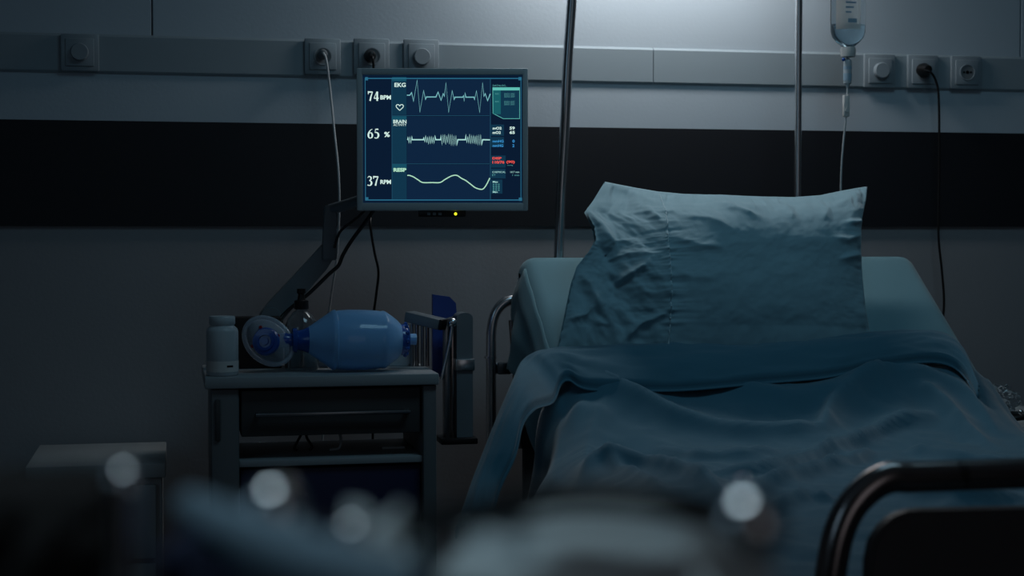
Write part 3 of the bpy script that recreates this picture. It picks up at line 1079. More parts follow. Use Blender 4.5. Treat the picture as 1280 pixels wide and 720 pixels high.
# loose side of the sheet hanging down at the left of the backrest
bm = new()
rows = []
for i in range(31):
    a = i / 30
    y = 3.515 - 0.42 * a
    zt_ = HZ - 0.01 + (HZ - KZ) / (HY - KY) * (y - HY) if y < HY else HZ - 0.012 - 0.3 * (y - HY)
    row = []
    for j in range(17):
        b = j / 16
        ln = 0.20 + 0.02 * math.sin(a * 11)
        wob = 0.010 * math.sin(a * 16 + b * 2) * b + 0.006 * noise.noise(Vector((a * 6, b * 4, 1)))
        row.append(bm.verts.new((BX0 + 0.006 - 0.014 * min(1, b * 4) - 0.02 * b + wob, y - 0.02 * b, zt_ - ln * b)))
    rows.append(row)
for a, b in zip(rows, rows[1:]):
    for j in range(16):
        bm.faces.new((a[j], b[j], b[j + 1], a[j + 1]))
sf = obj('sheet_overhang', bm, M['sheet'], bed, angle=180)
md = sf.modifiers.new('thick', 'SOLIDIFY'); md.thickness = 0.002
# bed deck and frame
obj('deck', bx(BX0 + 0.02, BX1 - 0.02, FY + 0.02, HY - 0.05, 0.48, 0.545, bev=0.01), M['grey_plastic'], bed)
for x in (BX0 + 0.10, BX1 - 0.10):
    bm = new()
    tube(bm, [(x, HY - 0.12, 0.54), (x, HY + 0.0, 0.90)], 0.016)
    obj('backrest_support', bm, M['steel'], bed)
for x in (BX0 + 0.05, BX1 - 0.05):
    for y in (FY + 0.15, HY - 0.1):
        bm = new()
        tube(bm, [(x, y, 0.07), (x, y, 0.49)], 0.025)
        l_ = obj('leg', bm, M['grey_plastic'], bed)
        bm = new()
        lathe(bm, [(0, -0.015), (0.055, -0.015), (0.062, -0.008), (0.062, 0.008), (0.055, 0.015), (0, 0.015)], n=28, mtx=T(x + 0.02, y, 0.062) @ AX_X)
        obj('caster', bm, M['black'], l_)
# headboard tube
YH = 3.53
kk = 3.6 / FPX
bm = new()
hp = [at(614, 620, YH), at(614, 560, YH), at(614, 480, YH), at(614, 430, YH), at(615, 408, YH), at(620, 390, YH), at(631, 378, YH), at(647, 373.5, YH), at(668, 372.5, YH)]
pr_ = catmull(hp, 6)
zt = pr_[-1].z
xr = BX1 - 0.02
pr_ += catmull([(xr - 0.10, YH, zt), (xr - 0.03, YH, zt - 0.01), (xr, YH, zt - 0.06), (xr, YH, zt - 0.2), (xr, YH, 0.5)], 6)
pr_[-1] = Vector((xr, YH, 0.5))
pr_ = [Vector((pr_[0].x, YH, 0.45))] + pr_
tube(bm, pr_, 6.6 * kk, n=20)
hb = obj('headboard_tube', bm, M['chrome'], bed)
bm = new()
for yy in (442, 428):
    c = at(613, yy + 6, YH)
    lathe(bm, [(0, 0), (8.2 * kk, 0), (8.2 * kk, 0.005), (0, 0.005)], n=28, mtx=T(c.x, YH, c.z))
    break
obj('collar', bm, M['chrome'], hb)
bm = new()
c = at(630, 459, YH)
box(bm, c.x - 0.018, c.x + 0.014, YH - 0.02, YH + 0.02, c.z - 0.015, c.z + 0.012, bev=0.004)
tube(bm, [at(614, 456, YH), at(626, 456, YH)], 0.006)
obj('tube_clamp', bm, M['steel'], hb)
bm = new()
tube(bm, [at(641, 400, YH - 0.03), at(646, 470, YH - 0.03), at(651, 560, YH - 0.03)], 5.5 * kk, n=14)
obj('inner_tube', bm, M['chrome_dark'], bed)
obj('headboard_panel', bx(BX0 + 0.02, xr - 0.03, YH + 0.0, YH + 0.02, 0.5, 0.9, bev=0.008), M['panel_dark'], bed)

# foot end: big bent tube and dark panel
YF = 1.60
kf = 1.85 / FPX
cen = [(1033, 860), (1037, 740), (1041, 700), (1050, 662), (1065, 632), (1088, 609), (1112, 597), (1140, 593.5), (1200, 593.5), (1270, 592)]
bm = new()
pp = [at(a, b, YF) for a, b in cen]
zr = pp[-1].z
for q in pp[-4:]:
    q.z = zr if q is not pp[-4] else q.z
xr2 = 1.76
pp += [Vector((xr2 - 0.12, YF, zr)), Vector((xr2 - 0.04, YF, zr - 0.015)), Vector((xr2, YF, zr - 0.07)), Vector((xr2 + 0.003, YF, zr - 0.2)), Vector((xr2 + 0.003, YF, 0.4))]
pp = [Vector((pp[0].x - 0.002, YF, 0.4))] + pp
tube(bm, catmull(pp, 8), 18.5 * kf, n=28)
obj('footboard_tube', bm, M['chrome_dark'], bed)
bm = new()
pl = [(1086, 900), (1083, 740), (1082, 700), (1087, 676), (1098, 658), (1114, 644), (1132, 637.5), (1150, 636.5), (1280, 634)]
poly = [XZ(a, b, YF) for a, b in pl]
poly = [(x, z if z > 0.2 else 0.42) for x, z in poly]
zt = poly[-1][1]
poly += [(1.66, zt), (1.70, zt - 0.02), (1.715, zt - 0.06), (1.715, poly[0][1])]
prism(bm, poly, YF - 0.011, YF + 0.011)
bmesh.ops.bevel(bm, geom=[e for e in bm.edges if abs(e.verts[0].co.y - e.verts[1].co.y) < 1e-5], offset=0.004, segments=2, affect='EDGES')
obj('footboard_panel', bm, M['panel_dark'], bed)
bm = new()
zb = 0.52
for x in (BX0 + 0.03, BX1 - 0.03):
    tube(bm, [(x, YF, zb), (x, YH, zb)], 0.018)
obj('side_frame', bm, M['grey_plastic'], bed)


# ---- cloth surfaces
def fbm(x, y, z=0.0, o=4):
    s, a, f_ = 0, 1, 1
    for _ in range(o):
        s += a * noise.noise(Vector((x * f_, y * f_, z)))
        a *= 0.5
        f_ *= 2.03
    return s


def seg_dist(p, a, b):
    ab = b - a
    t_ = max(0, min(1, (p - a).dot(ab) / max(ab.length_squared, 1e-9)))
    return (p - (a + ab * t_)), t_


def bed_z(y):
    """height of the mattress surface at depth y"""
    s_ = (HZ - KZ) / (HY - KY)
    lin = KZ + s_ * (y - KY)
    # smooth maximum with the flat part
    k_ = 0.035
    return KZ + k_ * math.log(1 + math.exp((lin - KZ) / k_)) - 0.0


def fold(pts, amp, width, sharp=1.0):
    """pts in photo pixels taken to the bed surface once, then a ridge in the cloth's own (x, y)"""
    out = []
    for px, py in pts:
        lo, hi = 1.7, 3.5
        r = ray(px, py)
        for _ in range(30):
            md_ = (lo + hi) / 2
            z_ = EYE.z + r.z * md_ / r.y
            if z_ > bed_z(md_) + 0.02:
                lo = md_
            else:
                hi = md_
        out.append(Vector((r.x * lo / r.y, lo)))
    if len(out) > 2:
        out = [Vector((p.x, p.y)) for p in catmull([Vector((p.x, p.y, 0)) for p in out], 8)]
    return (out, amp, width, sharp)


def fold_h(F, x, y):
    p = Vector((x, y))
    h = 0
    for pts, amp, wd, sharp in F:
        best = 9
        tb = 0
        n = len(pts) - 1
        side = 1
        for i in range(n):
            d_, t_ = seg_dist(p, pts[i], pts[i + 1])
            if d_.length < best:
                best = d_.length
                tb = (i + t_) / n
                ab = pts[i + 1] - pts[i]
                side = (ab.x * d_.y - ab.y * d_.x) / max(ab.length, 1e-6)
        if best < wd * 4:
            q = best / wd
            q *= 1 + (sharp - 1) * (0.5 - 0.5 * math.tanh(side / (0.5 * wd)))
            taper = min(1, 5 * tb + 0.15) * min(1, 5 * (1 - tb) + 0.15)
            h += 1.6 * amp * math.exp(-abs(q) ** 1.4) * taper
    return h


FOLDS = [
    fold([(700, 470), (745, 484), (800, 506), (850, 530), (920, 544), (1000, 548), (1035, 540)], 0.022, 0.035, 1.6),
    fold([(1120, 455), (1075, 485), (1040, 515), (1030, 550)], 0.020, 0.028, 1.8),
    fold([(880, 600), (960, 596), (1040, 566), (1110, 535), (1170, 520)], 0.018, 0.024, 2.0),
    fold([(690, 610), (740, 588), (800, 592), (860, 606), (920, 632)], 0.022, 0.028, 1.8),
    fold([(750, 585), (790, 600), (830, 622)], 0.012, 0.016),
    fold([(930, 620), (1000, 598), (1060, 580), (1090, 566)], 0.016, 0.022, 1.8),
    fold([(1080, 606), (1130, 622), (1200, 632), (1279, 624)], 0.018, 0.022, 1.6),
    fold([(1180, 640), (1230, 618), (1279, 612)], 0.02, 0.03),
    fold([(730, 500), (700, 540), (690, 590)], 0.020, 0.026, 1.4),
    fold([(760, 500), (735, 560), (730, 600)], 0.010, 0.02),
    fold([(1150, 480), (1190, 520), (1240, 560)], 0.016, 0.026, 1.5),
    fold([(1100, 470), (1160, 470), (1210, 500), (1250, 545)], 0.012, 0.02, 1.5),
    fold([(820, 560), (900, 575), (980, 570)], 0.012, 0.02, 1.5),
    fold([(960, 640), (1010, 625), (1040, 628)], 0.014, 0.02, 1.6),
    fold([(900, 480), (980, 500), (1040, 490), (1100, 462)], 0.012, 0.03, 1.5),
    fold([(1130, 560), (1190, 572), (1260, 580)], 0.012, 0.02, 1.5),
]


def edge_x(y):
    """left and right rim of the blanket body as it drapes"""
    t_ = (3.12 - y) / 0.5
    t_ = max(0, min(1, t_))
    tl = min(1, max(0, (3.06 - y) / 0.26))
    return BX0 - 0.005 - 0.085 * tl, BX1 + 0.003 + 0.012 * t_


def blanket_mesh():
    bm = new()
    NY, NX, ND = 150, 150, 26
    ya, yb_ = 3.12, 1.70
    rows = []
    for i in range(NY + 1):
        y = ya + (yb_ - ya) * i / NY
        xl, xr_ = edge_x(y)
        row = []
        for j in range(-ND, NX + ND + 1):
            if j < 0:
                dn = -j / ND
                x, drop, out = xl, dn, -1
            elif j > NX:
                dn = (j - NX) / ND
                x, drop, out = xr_, dn, 1
            else:
                x, drop, out = xl + (xr_ - xl) * j / NX, 0, 0
            u = (x - xl) / (xr_ - xl)
            zb_ = bed_z(y) + 0.018
            # soft shoulder at both rims
            ed = min(x - xl, xr_ - x)
            sh = -0.03 * math.exp(-(ed / 0.03) ** 2) if drop == 0 else -0.03
            h = fold_h(FOLDS, x, y) if out == 0 else fold_h(FOLDS, x, y)
            h += 0.010 * fbm(x * 3.2 + 4, y * 5.0, 2.0) + 0.010 * (0.5 - abs(fbm(x * 4 + y * 2.5, y * 7 - x, 5.0, 3))) + 0.0018 * fbm(x * 24, y * 30, 8.0, 2)
            amp_e = min(1, ed / 0.08) if out == 0 else 0.0
            z = zb_ + sh + h * (0.35 + 0.65 * amp_e)
            if out:
                ln = 0.36 + 0.03 * math.sin(y * 9)
                wv = 0.020 * math.sin(y * 21 + 1.3 * math.sin(y * 6)) + 0.012 * fbm(y * 6, drop * 1.5, 9)
                x = x + out * (0.018 * math.sin(min(1, drop * 4) * PI / 2) + wv * min(1, drop * 2) * 1.0 + 0.05 * drop)
                z = z - ln * (drop ** 1.15)
            row.append(bm.verts.new((x, y, z)))
        rows.append(row)
    for a, b in zip(rows, rows[1:]):
        for j in range(len(a) - 1):
            bm.faces.new((a[j], b[j], b[j + 1], a[j + 1]))
    return bm


bl = thing('blanket', 'dark teal blanket turned down over the raised bed', 'blanket', (1.2, 2.4, 0.75))
o = obj('blanket_body', blanket_mesh(), M['blanket'], bl, angle=180)
md = o.modifiers.new('thick', 'SOLIDIFY'); md.thickness = 0.004; md.offset = -1


# the turned down band: lies across the slope, its left end hanging out over the side
def band_mesh():
    bm = new()
    # top and bottom edge across the bed as photo positions on the slope
    top = [(652, 452), (668, 440), (690, 434.5), (740, 431), (820, 428), (920, 427), (1000, 424), (1090, 415), (1150, 411.5), (1176, 413), (1194, 421), (1205, 434), (1213, 452), (1222, 478)]
    bot = [(690, 492), (700, 470), (712, 465), (735, 476), (800, 478), (860, 477), (950, 469), (1030, 462), (1090, 450), (1140, 444), (1170, 443), (1192, 449), (1208, 464), (1222, 492)]

    def lift(px, py, dz):
        lo, hi = 1.7, 3.6
        r = ray(px, py)
        for _ in range(30):
            m_ = (lo + hi) / 2
            if EYE.z + r.z * m_ / r.y > bed_z(m_) + dz:
                lo = m_
            else:
                hi = m_
        return EYE + r * (lo / r.y)
    tp = [lift(a, b, 0.052) for a, b in top]
    bt = [lift(a, b, 0.052) for a, b in bot]
    # side piece hanging at the left, from the head corner down and outwards
    yl = 3.02
    hang_t = [at(570, 660, 2.70), at(590, 602, 2.78), at(603, 568, 2.82), at(622, 520, 2.88), at(640, 478, 2.96)]
    hang_b = [at(606, 664, 2.68), at(622, 604, 2.76), at(642, 560, 2.80), at(652, 520, 2.85), at(668, 500, 2.91)]
    tp = catmull(hang_t + tp, 8)
    bt = catmull(hang_b + bt, 8)
    n = len(tp)
    K = 16
    rows = []
    for i in range(n):
        row = []
        d_ = (bt[i] - tp[i])
        for k_ in range(-4, K + 5):
            if k_ < 0:           # rolled top edge dips behind
                a = -k_ / 4 * PI * 0.75
                p = tp[i] + Vector((0, 0.012 * math.sin(a), -0.012 * (1 - math.cos(a))))
            elif k_ > K:
                a = (k_ - K) / 4 * PI * 0.6
                p = bt[i] + Vector((0, 0.010 * (math.cos(a) - 1), -0.016 * math.sin(a)))
                p.y += 0.012 * (k_ - K) / 4
            else:
                t_ = k_ / K
                p = tp[i] + d_ * t_
                s_ = i / n
                p += Vector((0, -0.35, 1)) * (0.010 * math.sin(PI * t_) + 0.005 * fbm(p.x * 4, t_ * 2.5 + p.x * 2, 3) + 0.0025 * fbm(p.x * 16, t_ * 6, 8))
            row.append(bm.verts.new(p))
        rows.append(row)
    for a, b in zip(rows, rows[1:]):
        for j in range(len(a) - 1):
            bm.faces.new((a[j], b[j], b[j + 1], a[j + 1]))
    return bm


o = obj('turned_down_edge', band_mesh(), M['blanket'], bl, angle=180)
md = o.modifiers.new('thick', 'SOLIDIFY'); md.thickness = 0.004; md.offset = -1


# ---- pillow: padded body with an open hem at its left end
def pillow():
    YP0 = 3.18          # depth of the bottom edge
    lean = 0.26         # y gained per metre of height
    # outline in photo pixels: left and right edge as functions of v (0 bottom .. 1 top)
    Ledge = [(0.0, 694, 452), (0.12, 702, 412), (0.25, 708, 385), (0.38, 714, 355), (0.5, 722, 332), (0.62, 738, 312), (0.70, 744, 300), (0.78, 740, 282), (0.86, 731, 265), (0.93, 742, 250), (1.0, 756, 227)]
    Redge = [(0.0, 1093, 452), (0.12, 1087, 412), (0.25, 1082, 385), (0.38, 1079, 355), (0.5, 1077, 330), (0.62, 1076, 306), (0.70, 1076, 290), (0.78, 1077, 276), (0.86, 1080, 262), (0.93, 1083, 249), (1.0, 1084.5, 233)]
    Tdip = [(0, 0), (0.05, 3), (0.12, 7), (0.2, 11), (0.3, 13.5), (0.45, 14), (0.6, 15), (0.72, 15), (0.82, 12), (0.9, 6), (0.96, 2), (1, 0)]

    def lerp_tab(tab, v):
        for a, b in zip(tab, tab[1:]):
            if v <= b[0]:
                q = (v - a[0]) / (b[0] - a[0])
                return [a[i] + (b[i] - a[i]) * q for i in range(1, len(a))]
        return list(tab[-1][1:])
    hem = []
    NU, NV = 210, 150
    def uv(px, py):
        v = (440 - py) / 207
        lx, rx = lerp_tab(Ledge, max(0, min(1, v)))[0], lerp_tab(Redge, max(0, min(1, v)))[0]
        return Vector(((px - lx) / (rx - lx) * 1.85, v))
    # creases: positions on the cloth, height, width
    CR = [([(744, 300), (758, 318), (768, 345)], -0.018, 0.035), ([(735, 262), (757, 290), (770, 312)], 0.014, 0.045), ([(800, 340), (782, 352), (762, 366)], 0.016, 0.030),
          ([(782, 360), (768, 366), (758, 352)], -0.012, 0.022), ([(722, 350), (735, 362), (748, 392)], 0.012, 0.028), ([(830, 398), (795, 412), (770, 428)], 0.014, 0.022),
          ([(705, 405), (730, 398), (742, 380)], 0.010, 0.022), ([(790, 240), (806, 262), (815, 275)], 0.014, 0.030), ([(835, 268), (870, 276), (900, 292)], 0.009, 0.028),
          ([(880, 246), (905, 262), (930, 274)], 0.016, 0.026), ([(905, 243), (920, 254), (938, 262)], 0.008, 0.026), ([(972, 246), (975, 262), (974, 278)], 0.007, 0.035),
          ([(1012, 244), (1020, 262), (1016, 282)], 0.007, 0.035), ([(1082, 238), (1055, 246), (1030, 258)], 0.009, 0.040), ([(1076, 282), (1060, 286), (1048, 284)], 0.012, 0.02),
          ([(1078, 326), (1060, 330), (1040, 336)], 0.010, 0.022), ([(1076, 300), (1050, 310), (1030, 306)], 0.008, 0.02), ([(832, 300), (860, 316), (890, 322)], 0.007, 0.03),
          ([(830, 350), (850, 362), (880, 362)], 0.005, 0.03), ([(760, 232), (790, 238), (818, 250)], 0.010, 0.022), ([(750, 330), (780, 322), (815, 326)], 0.007, 0.02)]
    CR = [([uv(*q) for q in a], b, c) for a, b, c in CR]
    bm = new()
    for side in (1, -1):
        rows = []
        for i in range(NV + 1):
            v = i / NV
            lx, ly = lerp_tab(Ledge, v)
            rx, ry = lerp_tab(Redge, v)
            su = ((821 + 8 * (1 - v)) - lx) / (rx - lx)      # the hem seam runs straight down
            row = []
            for j in range(NU + 1):
                u = j / NU
                px = lx + (rx - lx) * u
                py = ly + (ry - ly) * u + lerp_tab(Tdip, u)[0] * v ** 3
                p0 = at(px, py, YP0)
                h = max(0, p0.z - 0.90)
                y = YP0 + lean * h + 0.13 * max(0, (v - 0.60) / 0.40) ** 2
                p = at(px, py, y)
                # padded right of the seam, slack in the open end
                uu = max(0.0, (u - 0.08) / 0.92)
                e = (max(0, min(1, uu * (1 - uu) * 4)) ** 0.6) * math.sin(PI / 2 * min(1, (1 - v) / 0.22)) ** 0.7 * (0.25 + 0.75 * math.sin(PI / 2 * min(1, v / 0.45)) ** 0.8)
                th = 0.080 * e
                if u < su:
                    q = u / su
                    th = th * (0.45 + 0.55 * q * q) + 0.012 * (4 * v * (1 - v)) ** 0.4
                if side > 0:
                    ds = u - su
                    near = math.exp(-abs(ds) / (0.09 if ds < 0 else 0.05))
                    g = 0.0055 * near * fbm(v * 30, u * 6, 1.5, 3)
                    g += 0.0030 * math.exp(-(ds / 0.0040) ** 2) * (0.75 + 0.25 * math.sin(v * 420))
                    tp_ = math.exp(-(1 - v) / 0.14)
                    g += 0.015 * tp_ * fbm(u * 17 + v * 5, v * 4.5, 7.1, 3)
                    if u < su:
                        w_ = math.sin(PI * min(1, u / su))
                        g += 0.010 * (0.3 + w_) * fbm(u * 13 + v * 3, v * 8 + u * 6, 4.4, 4)
                    rt = math.exp(-(1 - u) / 0.08)
                    g += 0.007 * rt * fbm(v * 13, u * 7, 2.2, 3)
                    g += 0.007 * fbm(u * 3.5, v * 2.8, 11.0, 3) + 0.0012 * fbm(u * 30, v * 18, 21.0, 2)
                    pp_ = Vector((u * 1.85, v))
                    for pts, am, wd in CR:
                        if abs(pts[1].x - pp_.x) > 0.4:
                            continue
                        best, tb = 9, 0
                        for q in range(len(pts) - 1):
                            d_, t_ = seg_dist(pp_, pts[q], pts[q + 1])
                            if d_.length < best:
                                best, tb = d_.length, (q + t_) / (len(pts) - 1)
                        if best < wd * 4:
                            g += am * math.exp(-(best / wd) ** 1.5) * min(1, 0.25 + 3 * min(tb, 1 - tb))
                    edge = min(1, u / 0.015, (1 - u) / 0.015, (1 - v) / 0.02)
                    th += g * edge
                    if u < 0.05:
                        p.x += 0.005 * noise.noise(Vector((v * 45, 0, 3))) * (1 - u / 0.05)
                else:
                    th *= 0.6
                nd = Vector((0, -1, lean)).normalized()
                p += nd * th * side
                lim = KY + (p.z - KZ) * (HY - KY) / (HZ - KZ) - (0.008 if side < 0 else 0.020)
                if p.z < HZ and side < 0:
                    p.y = min(p.y, lim)
                if side > 0 and abs(u - su) < 0.5 / NU + 1e-6 and 0.02 < v < 0.985:
                    hem.append(p + nd * 0.0006)
                row.append(bm.verts.new(p))
            rows.append(row)
        for a, b in zip(rows, rows[1:]):
            for j in range(NU):
                f_ = (a[j], a[j + 1], b[j + 1], b[j])
                bm.faces.new(f_ if side > 0 else f_[::-1])
    bmesh.ops.remove_doubles(bm, verts=bm.verts[:], dist=0.0006)
    return bm, hem


pbm, hem = pillow()
pt = thing('pillow', 'large pale teal pillow leaning against the raised head of the bed', 'pillow', (1.12, 3.15, 0.92))
pil = obj('pillow_body', pbm, M['pillow'], pt, angle=180)
bm = new()
hem = [sum((hem[max(0, min(len(hem) - 1, i + k))] for k in (-2, -1, 0, 1, 2)), Vector()) / 5 for i in range(len(hem))]
tube(bm, hem, [0.0016 if i % 3 else 0.0008 for i in range(len(hem))], n=6)
obj('hem_stitching', bm, M['thread'], pil)

# ------------------------------------------------------------------ poles
bm = new()
YPL = 3.56
pts = [at(694, 420, YPL), at(698, 328, YPL), at(701, 250, YPL), at(703.5, 205, YPL), at(706.5, 150, YPL), at(710, 75, YPL), at(715, 0, YPL), at(720, -80, YPL), at(727, -190, YPL)]
pts = [Vector((pts[0].x - 0.01, YPL, 0.5))] + pts
rr_ = [0.0118] * len(pts)
tube(bm, catmull(pts, 6), 0.0118, n=20)
o = obj('lifting_pole', bm, M['chrome'], None)
tag(o, 'bent chrome lifting pole rising behind the left side of the bed, right of the monitor', 'pole')

YV = 3.60
xv = at(998, 100, YV).x
ztop = at(998, -90, YV).z
t = thing('drip_stand', 'slim straight metal drip stand behind the pillow, left of the infusion bottle', 'stand', (xv, YV, 0))
bm = new()
tube(bm, [(xv, YV, 0.05), (xv, YV, ztop)], 0.0085, n=18)
obj('pole', bm, M['chrome'], t)
bm = new()
hx = at(1060, 0, YV).x
tube(bm, catmull([(2 * xv - hx, YV, ztop + 0.035), (2 * xv - hx + 0.01, YV, ztop - 0.005), (xv, YV, ztop), (hx - 0.02, YV, ztop - 0.01), (hx - 0.003, YV, ztop - 0.012), (hx + 0.006, YV, ztop + 0.02)], 8), 0.004, n=10)
obj('hook', bm, M['chrome'], t)
for k in range(5):
    a = 2 * PI * k / 5 + 0.3
    bm = new()
    tube(bm, [(xv, YV, 0.07), (xv + 0.13 * math.cos(a), YV + 0.13 * math.sin(a), 0.055)], 0.009)
    lathe(bm, [(0, -0.008), (0.02, -0.008), (0.02, 0.008), (0, 0.008)], n=16, mtx=T(xv + 0.13 * math.cos(a), YV + 0.13 * math.sin(a), 0.021) @ AX_X)
    obj('leg', bm, M['steel'], t)

# infusion bottle
kb = (at(1061, 50, YV) - at(1060, 50, YV)).length
cb = at(1060, 20, YV)


def bz(py):
    return at(1060, py, YV).z


t = thing('infusion_bottle', 'clear infusion bottle hanging from the drip stand with drip line below', 'infusion bottle', (cb.x, YV, bz(-70)))
bm = new()
NB = 40


def oval(bm, prof, ky=0.62, mtx=None):
    rings = []
    for r, z in prof:
        rings.append([bm.verts.new((cb.x + r * kb * math.cos(2 * PI * j / NB), YV + r * kb * ky * math.sin(2 * PI * j / NB), z)) for j in range(NB)])
    for a, b in zip(rings, rings[1:]):
        for j in range(NB):
            bm.faces.new((a[j], a[(j + 1) % NB], b[(j + 1) % NB], b[j]))
    bm.faces.new(rings[0][::-1])
    bm.faces.new(rings[-1])


oval(bm, [(5, bz(62)), (8, bz(58)), (14, bz(53)), (19, bz(47)), (21, bz(40)), (21.5, bz(25)), (21.5, bz(-50)), (19, bz(-60)), (10, bz(-64)), (3, bz(-66))])
bo = obj('bottle', bm, M['clear'], t)
bm = new()
oval(bm, [(4, bz(60.5)), (7.2, bz(57.5)), (13, bz(52.4)), (18, bz(46.6)), (20, bz(40)), (20.4, bz(35)), (20.4, bz(31))])
obj('saline', bm, M['liquid'], t)
bm = new()
vs = []
for j in range(13):
    a = math.radians(-146 + 84 * j / 12)
    vs.append((bm.verts.new((cb.x + 21.9 * kb * math.cos(a), YV + 21.9 * kb * 0.62 * math.sin(a), bz(38))), bm.verts.new((cb.x + 21.9 * kb * math.cos(a), YV + 21.9 * kb * 0.62 * math.sin(a), bz(-45)))))
for a, b in zip(vs, vs[1:]):
    bm.faces.new((a[0], b[0], b[1], a[1]))
lb = obj('paper_label', bm, M['paper_lit'], t)
bm = new()
box(bm, cb.x - 6 * kb, cb.x + 5 * kb, YV - 22.5 * kb * 0.62 - 0.0002, YV - 22.5 * kb * 0.62, bz(30), bz(25))
for j in range(3):
    box(bm, cb.x - 9 * kb, cb.x + (4 - j * 3) * kb, YV - 22.5 * kb * 0.62 - 0.0002, YV - 22.5 * kb * 0.62, bz(6 + j * 6), bz(4 + j * 6))
obj('printed_mark', bm, M['ink_blue'], lb)
bm = new()
lathe(bm, [(0, bz(71)), (8 * kb, bz(71)), (8.5 * kb, bz(69)), (9 * kb, bz(62)), (8 * kb, bz(59)), (0, bz(59))], n=28, mtx=T(cb.x + 0.001, YV, 0))
obj('cap', bm, M['label'], t)
bm = new()
tube(bm, [(cb.x, YV, bz(-65)), (cb.x, YV, ztop - 0.012)], 0.003)
obj('hanger', bm, M['white'], t)
# drip line
dl = obj('drip_tube', (lambda b: (tube(b, catmull([at(1059.5, 106, YV), at(1059, 122, YV), at(1057.5, 146, YV), at(1054.5, 175, YV), at(1052, 205, YV), at(1051, 240, YV), at(1052, 290, YV), at(1060, 330, YV)], 6), 0.0024, n=10), b)[1])(new()), M['cable_white'], t)
bm = new()
xx = at(1059.5, 90, YV).x
lathe(bm, [(0, bz(109)), (1.6 * kb, bz(109)), (2.6 * kb, bz(106)), (4.6 * kb, bz(104)), (4.8 * kb, bz(78)), (4.2 * kb, bz(75)), (2.2 * kb, bz(74)), (2.0 * kb, bz(70)), (0, bz(70))], n=24, mtx=T(xx, YV, 0))
dc = obj('drip_chamber', bm, M['white'], t)
bm = new()
lathe(bm, [(4.95 * kb, bz(87)), (4.95 * kb, bz(83))], n=24, mtx=T(xx, YV, 0), cap=False)
lathe(bm, [(4.95 * kb, bz(101)), (4.95 * kb, bz(92))], n=24, mtx=T(xx, YV, 0), cap=False)
obj('band', bm, M['ink_blue'], dc)
bm = new()
pa, pb = at(1058.8, 119, YV), at(1057.5, 146, YV)
mxc = frm(pb, pa - pb)
Lc = (pa - pb).length
box(bm, -0.0075, 0.0075, -0.006, 0.006, 0, Lc, bev=0.002, mtx=Matrix.Translation(pb))
lathe(bm, [(0, -0.003), (0.0055, -0.003), (0.0055, 0.003), (0, 0.003)], n=18, mtx=T(pb.x, YV - 0.006, pb.z + Lc * 0.3) @ AX_Y)
obj('roller_clamp', bm, M['label'], t)
bm = new()
bmesh.ops.create_uvsphere(bm, u_segments=12, v_segments=8, radius=0.0045, matrix=T(at(1054, 75, YV - 0.004).x, YV - 0.006, bz(75)))
obj('air_vent', bm, M['ambu_dark'], t)

# ------------------------------------------------------------------ side table at the right edge
YT = 3.20
p = at(1248, 537, YT)
tz = at(1262, 532, YT).z
t = thing('bedside_table', 'small white bedside table at the right edge beyond the bed', 'table', (p.x + 0.25, YT, 0))
obj('tabletop', bx(at(1236, 540, YT).x, at(1236, 540, YT).x + 0.5, YT - 0.02, YT + 0.36, tz - 0.022, tz, bev=0.003), M['cabinet'], t)
obj('body', bx(at(1240, 540, YT).x, at(1236, 540, YT).x + 0.49, YT + 0.0, YT + 0.35, 0.08, tz - 0.0225, bev=0.003), M['cart_dark'], t)
for x in (p.x + 0.03, p.x + 0.43):
    for y in (YT + 0.04, YT + 0.31):
        bm = new()
        lathe(bm, [(0, -0.012), (0.03, -0.012), (0.036, 0), (0.03, 0.012), (0, 0.012)], n=20, mtx=T(x, y, 0.036) @ AX_X)
        tube(bm, [(x, y, 0.03), (x, y, 0.09)], 0.008)
        obj('caster', bm, M['black'], t)
# black stethoscope-like coil and crumpled clear wrapper on it
bm = new()
q = at(1262, 526, YT + 0.05)
tube(bm, catmull([(q.x - 0.03, YT + 0.04, tz + 0.006), (q.x + 0.0, YT + 0.02, tz + 0.013), (q.x + 0.05, YT + 0.02, tz + 0.016), (q.x + 0.1, YT + 0.05, tz + 0.006), (q.x + 0.12, YT + 0.12, tz + 0.006), (q.x + 0.05, YT + 0.16, tz + 0.006), (q.x - 0.01, YT + 0.10, tz + 0.006)], 8), 0.006, n=12)
t = obj('tubing', bm, M['black'])
tag(t, 'black rubber tubing lying on the right hand bedside table', 'tubing')
bm = new()
bmesh.ops.create_uvsphere(bm, u_segments=14, v_segments=10, radius=0.006, matrix=T(at(1276, 513, YT + 0.03).x, YT + 0.03, at(1276, 515, YT + 0.03).z))
tube(bm, [(at(1276, 513, YT + 0.03).x, YT + 0.03, at(1276, 515, YT + 0.03).z), (at(1276, 513, YT + 0.03).x + 0.01, YT + 0.03, tz + 0.012)], 0.003)
obj('metal_tip', bm, M['chrome'], t)
bm = new()
q = at(1252, 512, YT + 0.17)
bmesh.ops.create_icosphere(bm, subdivisions=4, radius=1.0)
for v in bm.verts:
    n_ = v.co.normalized()
    r = 1 + 0.5 * fbm(n_.x * 2.3 + 3, n_.y * 2.3, n_.z * 2.3, 3)
    v.co = Vector((q.x + n_.x * 0.055 * r, YT + 0.20 + n_.y * 0.04 * r, tz + 0.034 + n_.z * 0.032 * r))
    v.co.z = max(v.co.z, tz + 0.001)
tag(obj('plastic_wrapper', bm, M['clear'], angle=25), 'crumpled clear plastic wrapper on the right hand bedside table', 'wrapper')

# ------------------------------------------------------------------ out of focus things close to the camera
TZ = 1.0
t = thing('instrument_table', 'dark instrument table close to the camera, below the blurred things', 'table', (0.0, 0.4, 0))


def nearp(px, py, d):
    """room point at distance d along the view axis"""
    return EYE + ray(px, py) * d


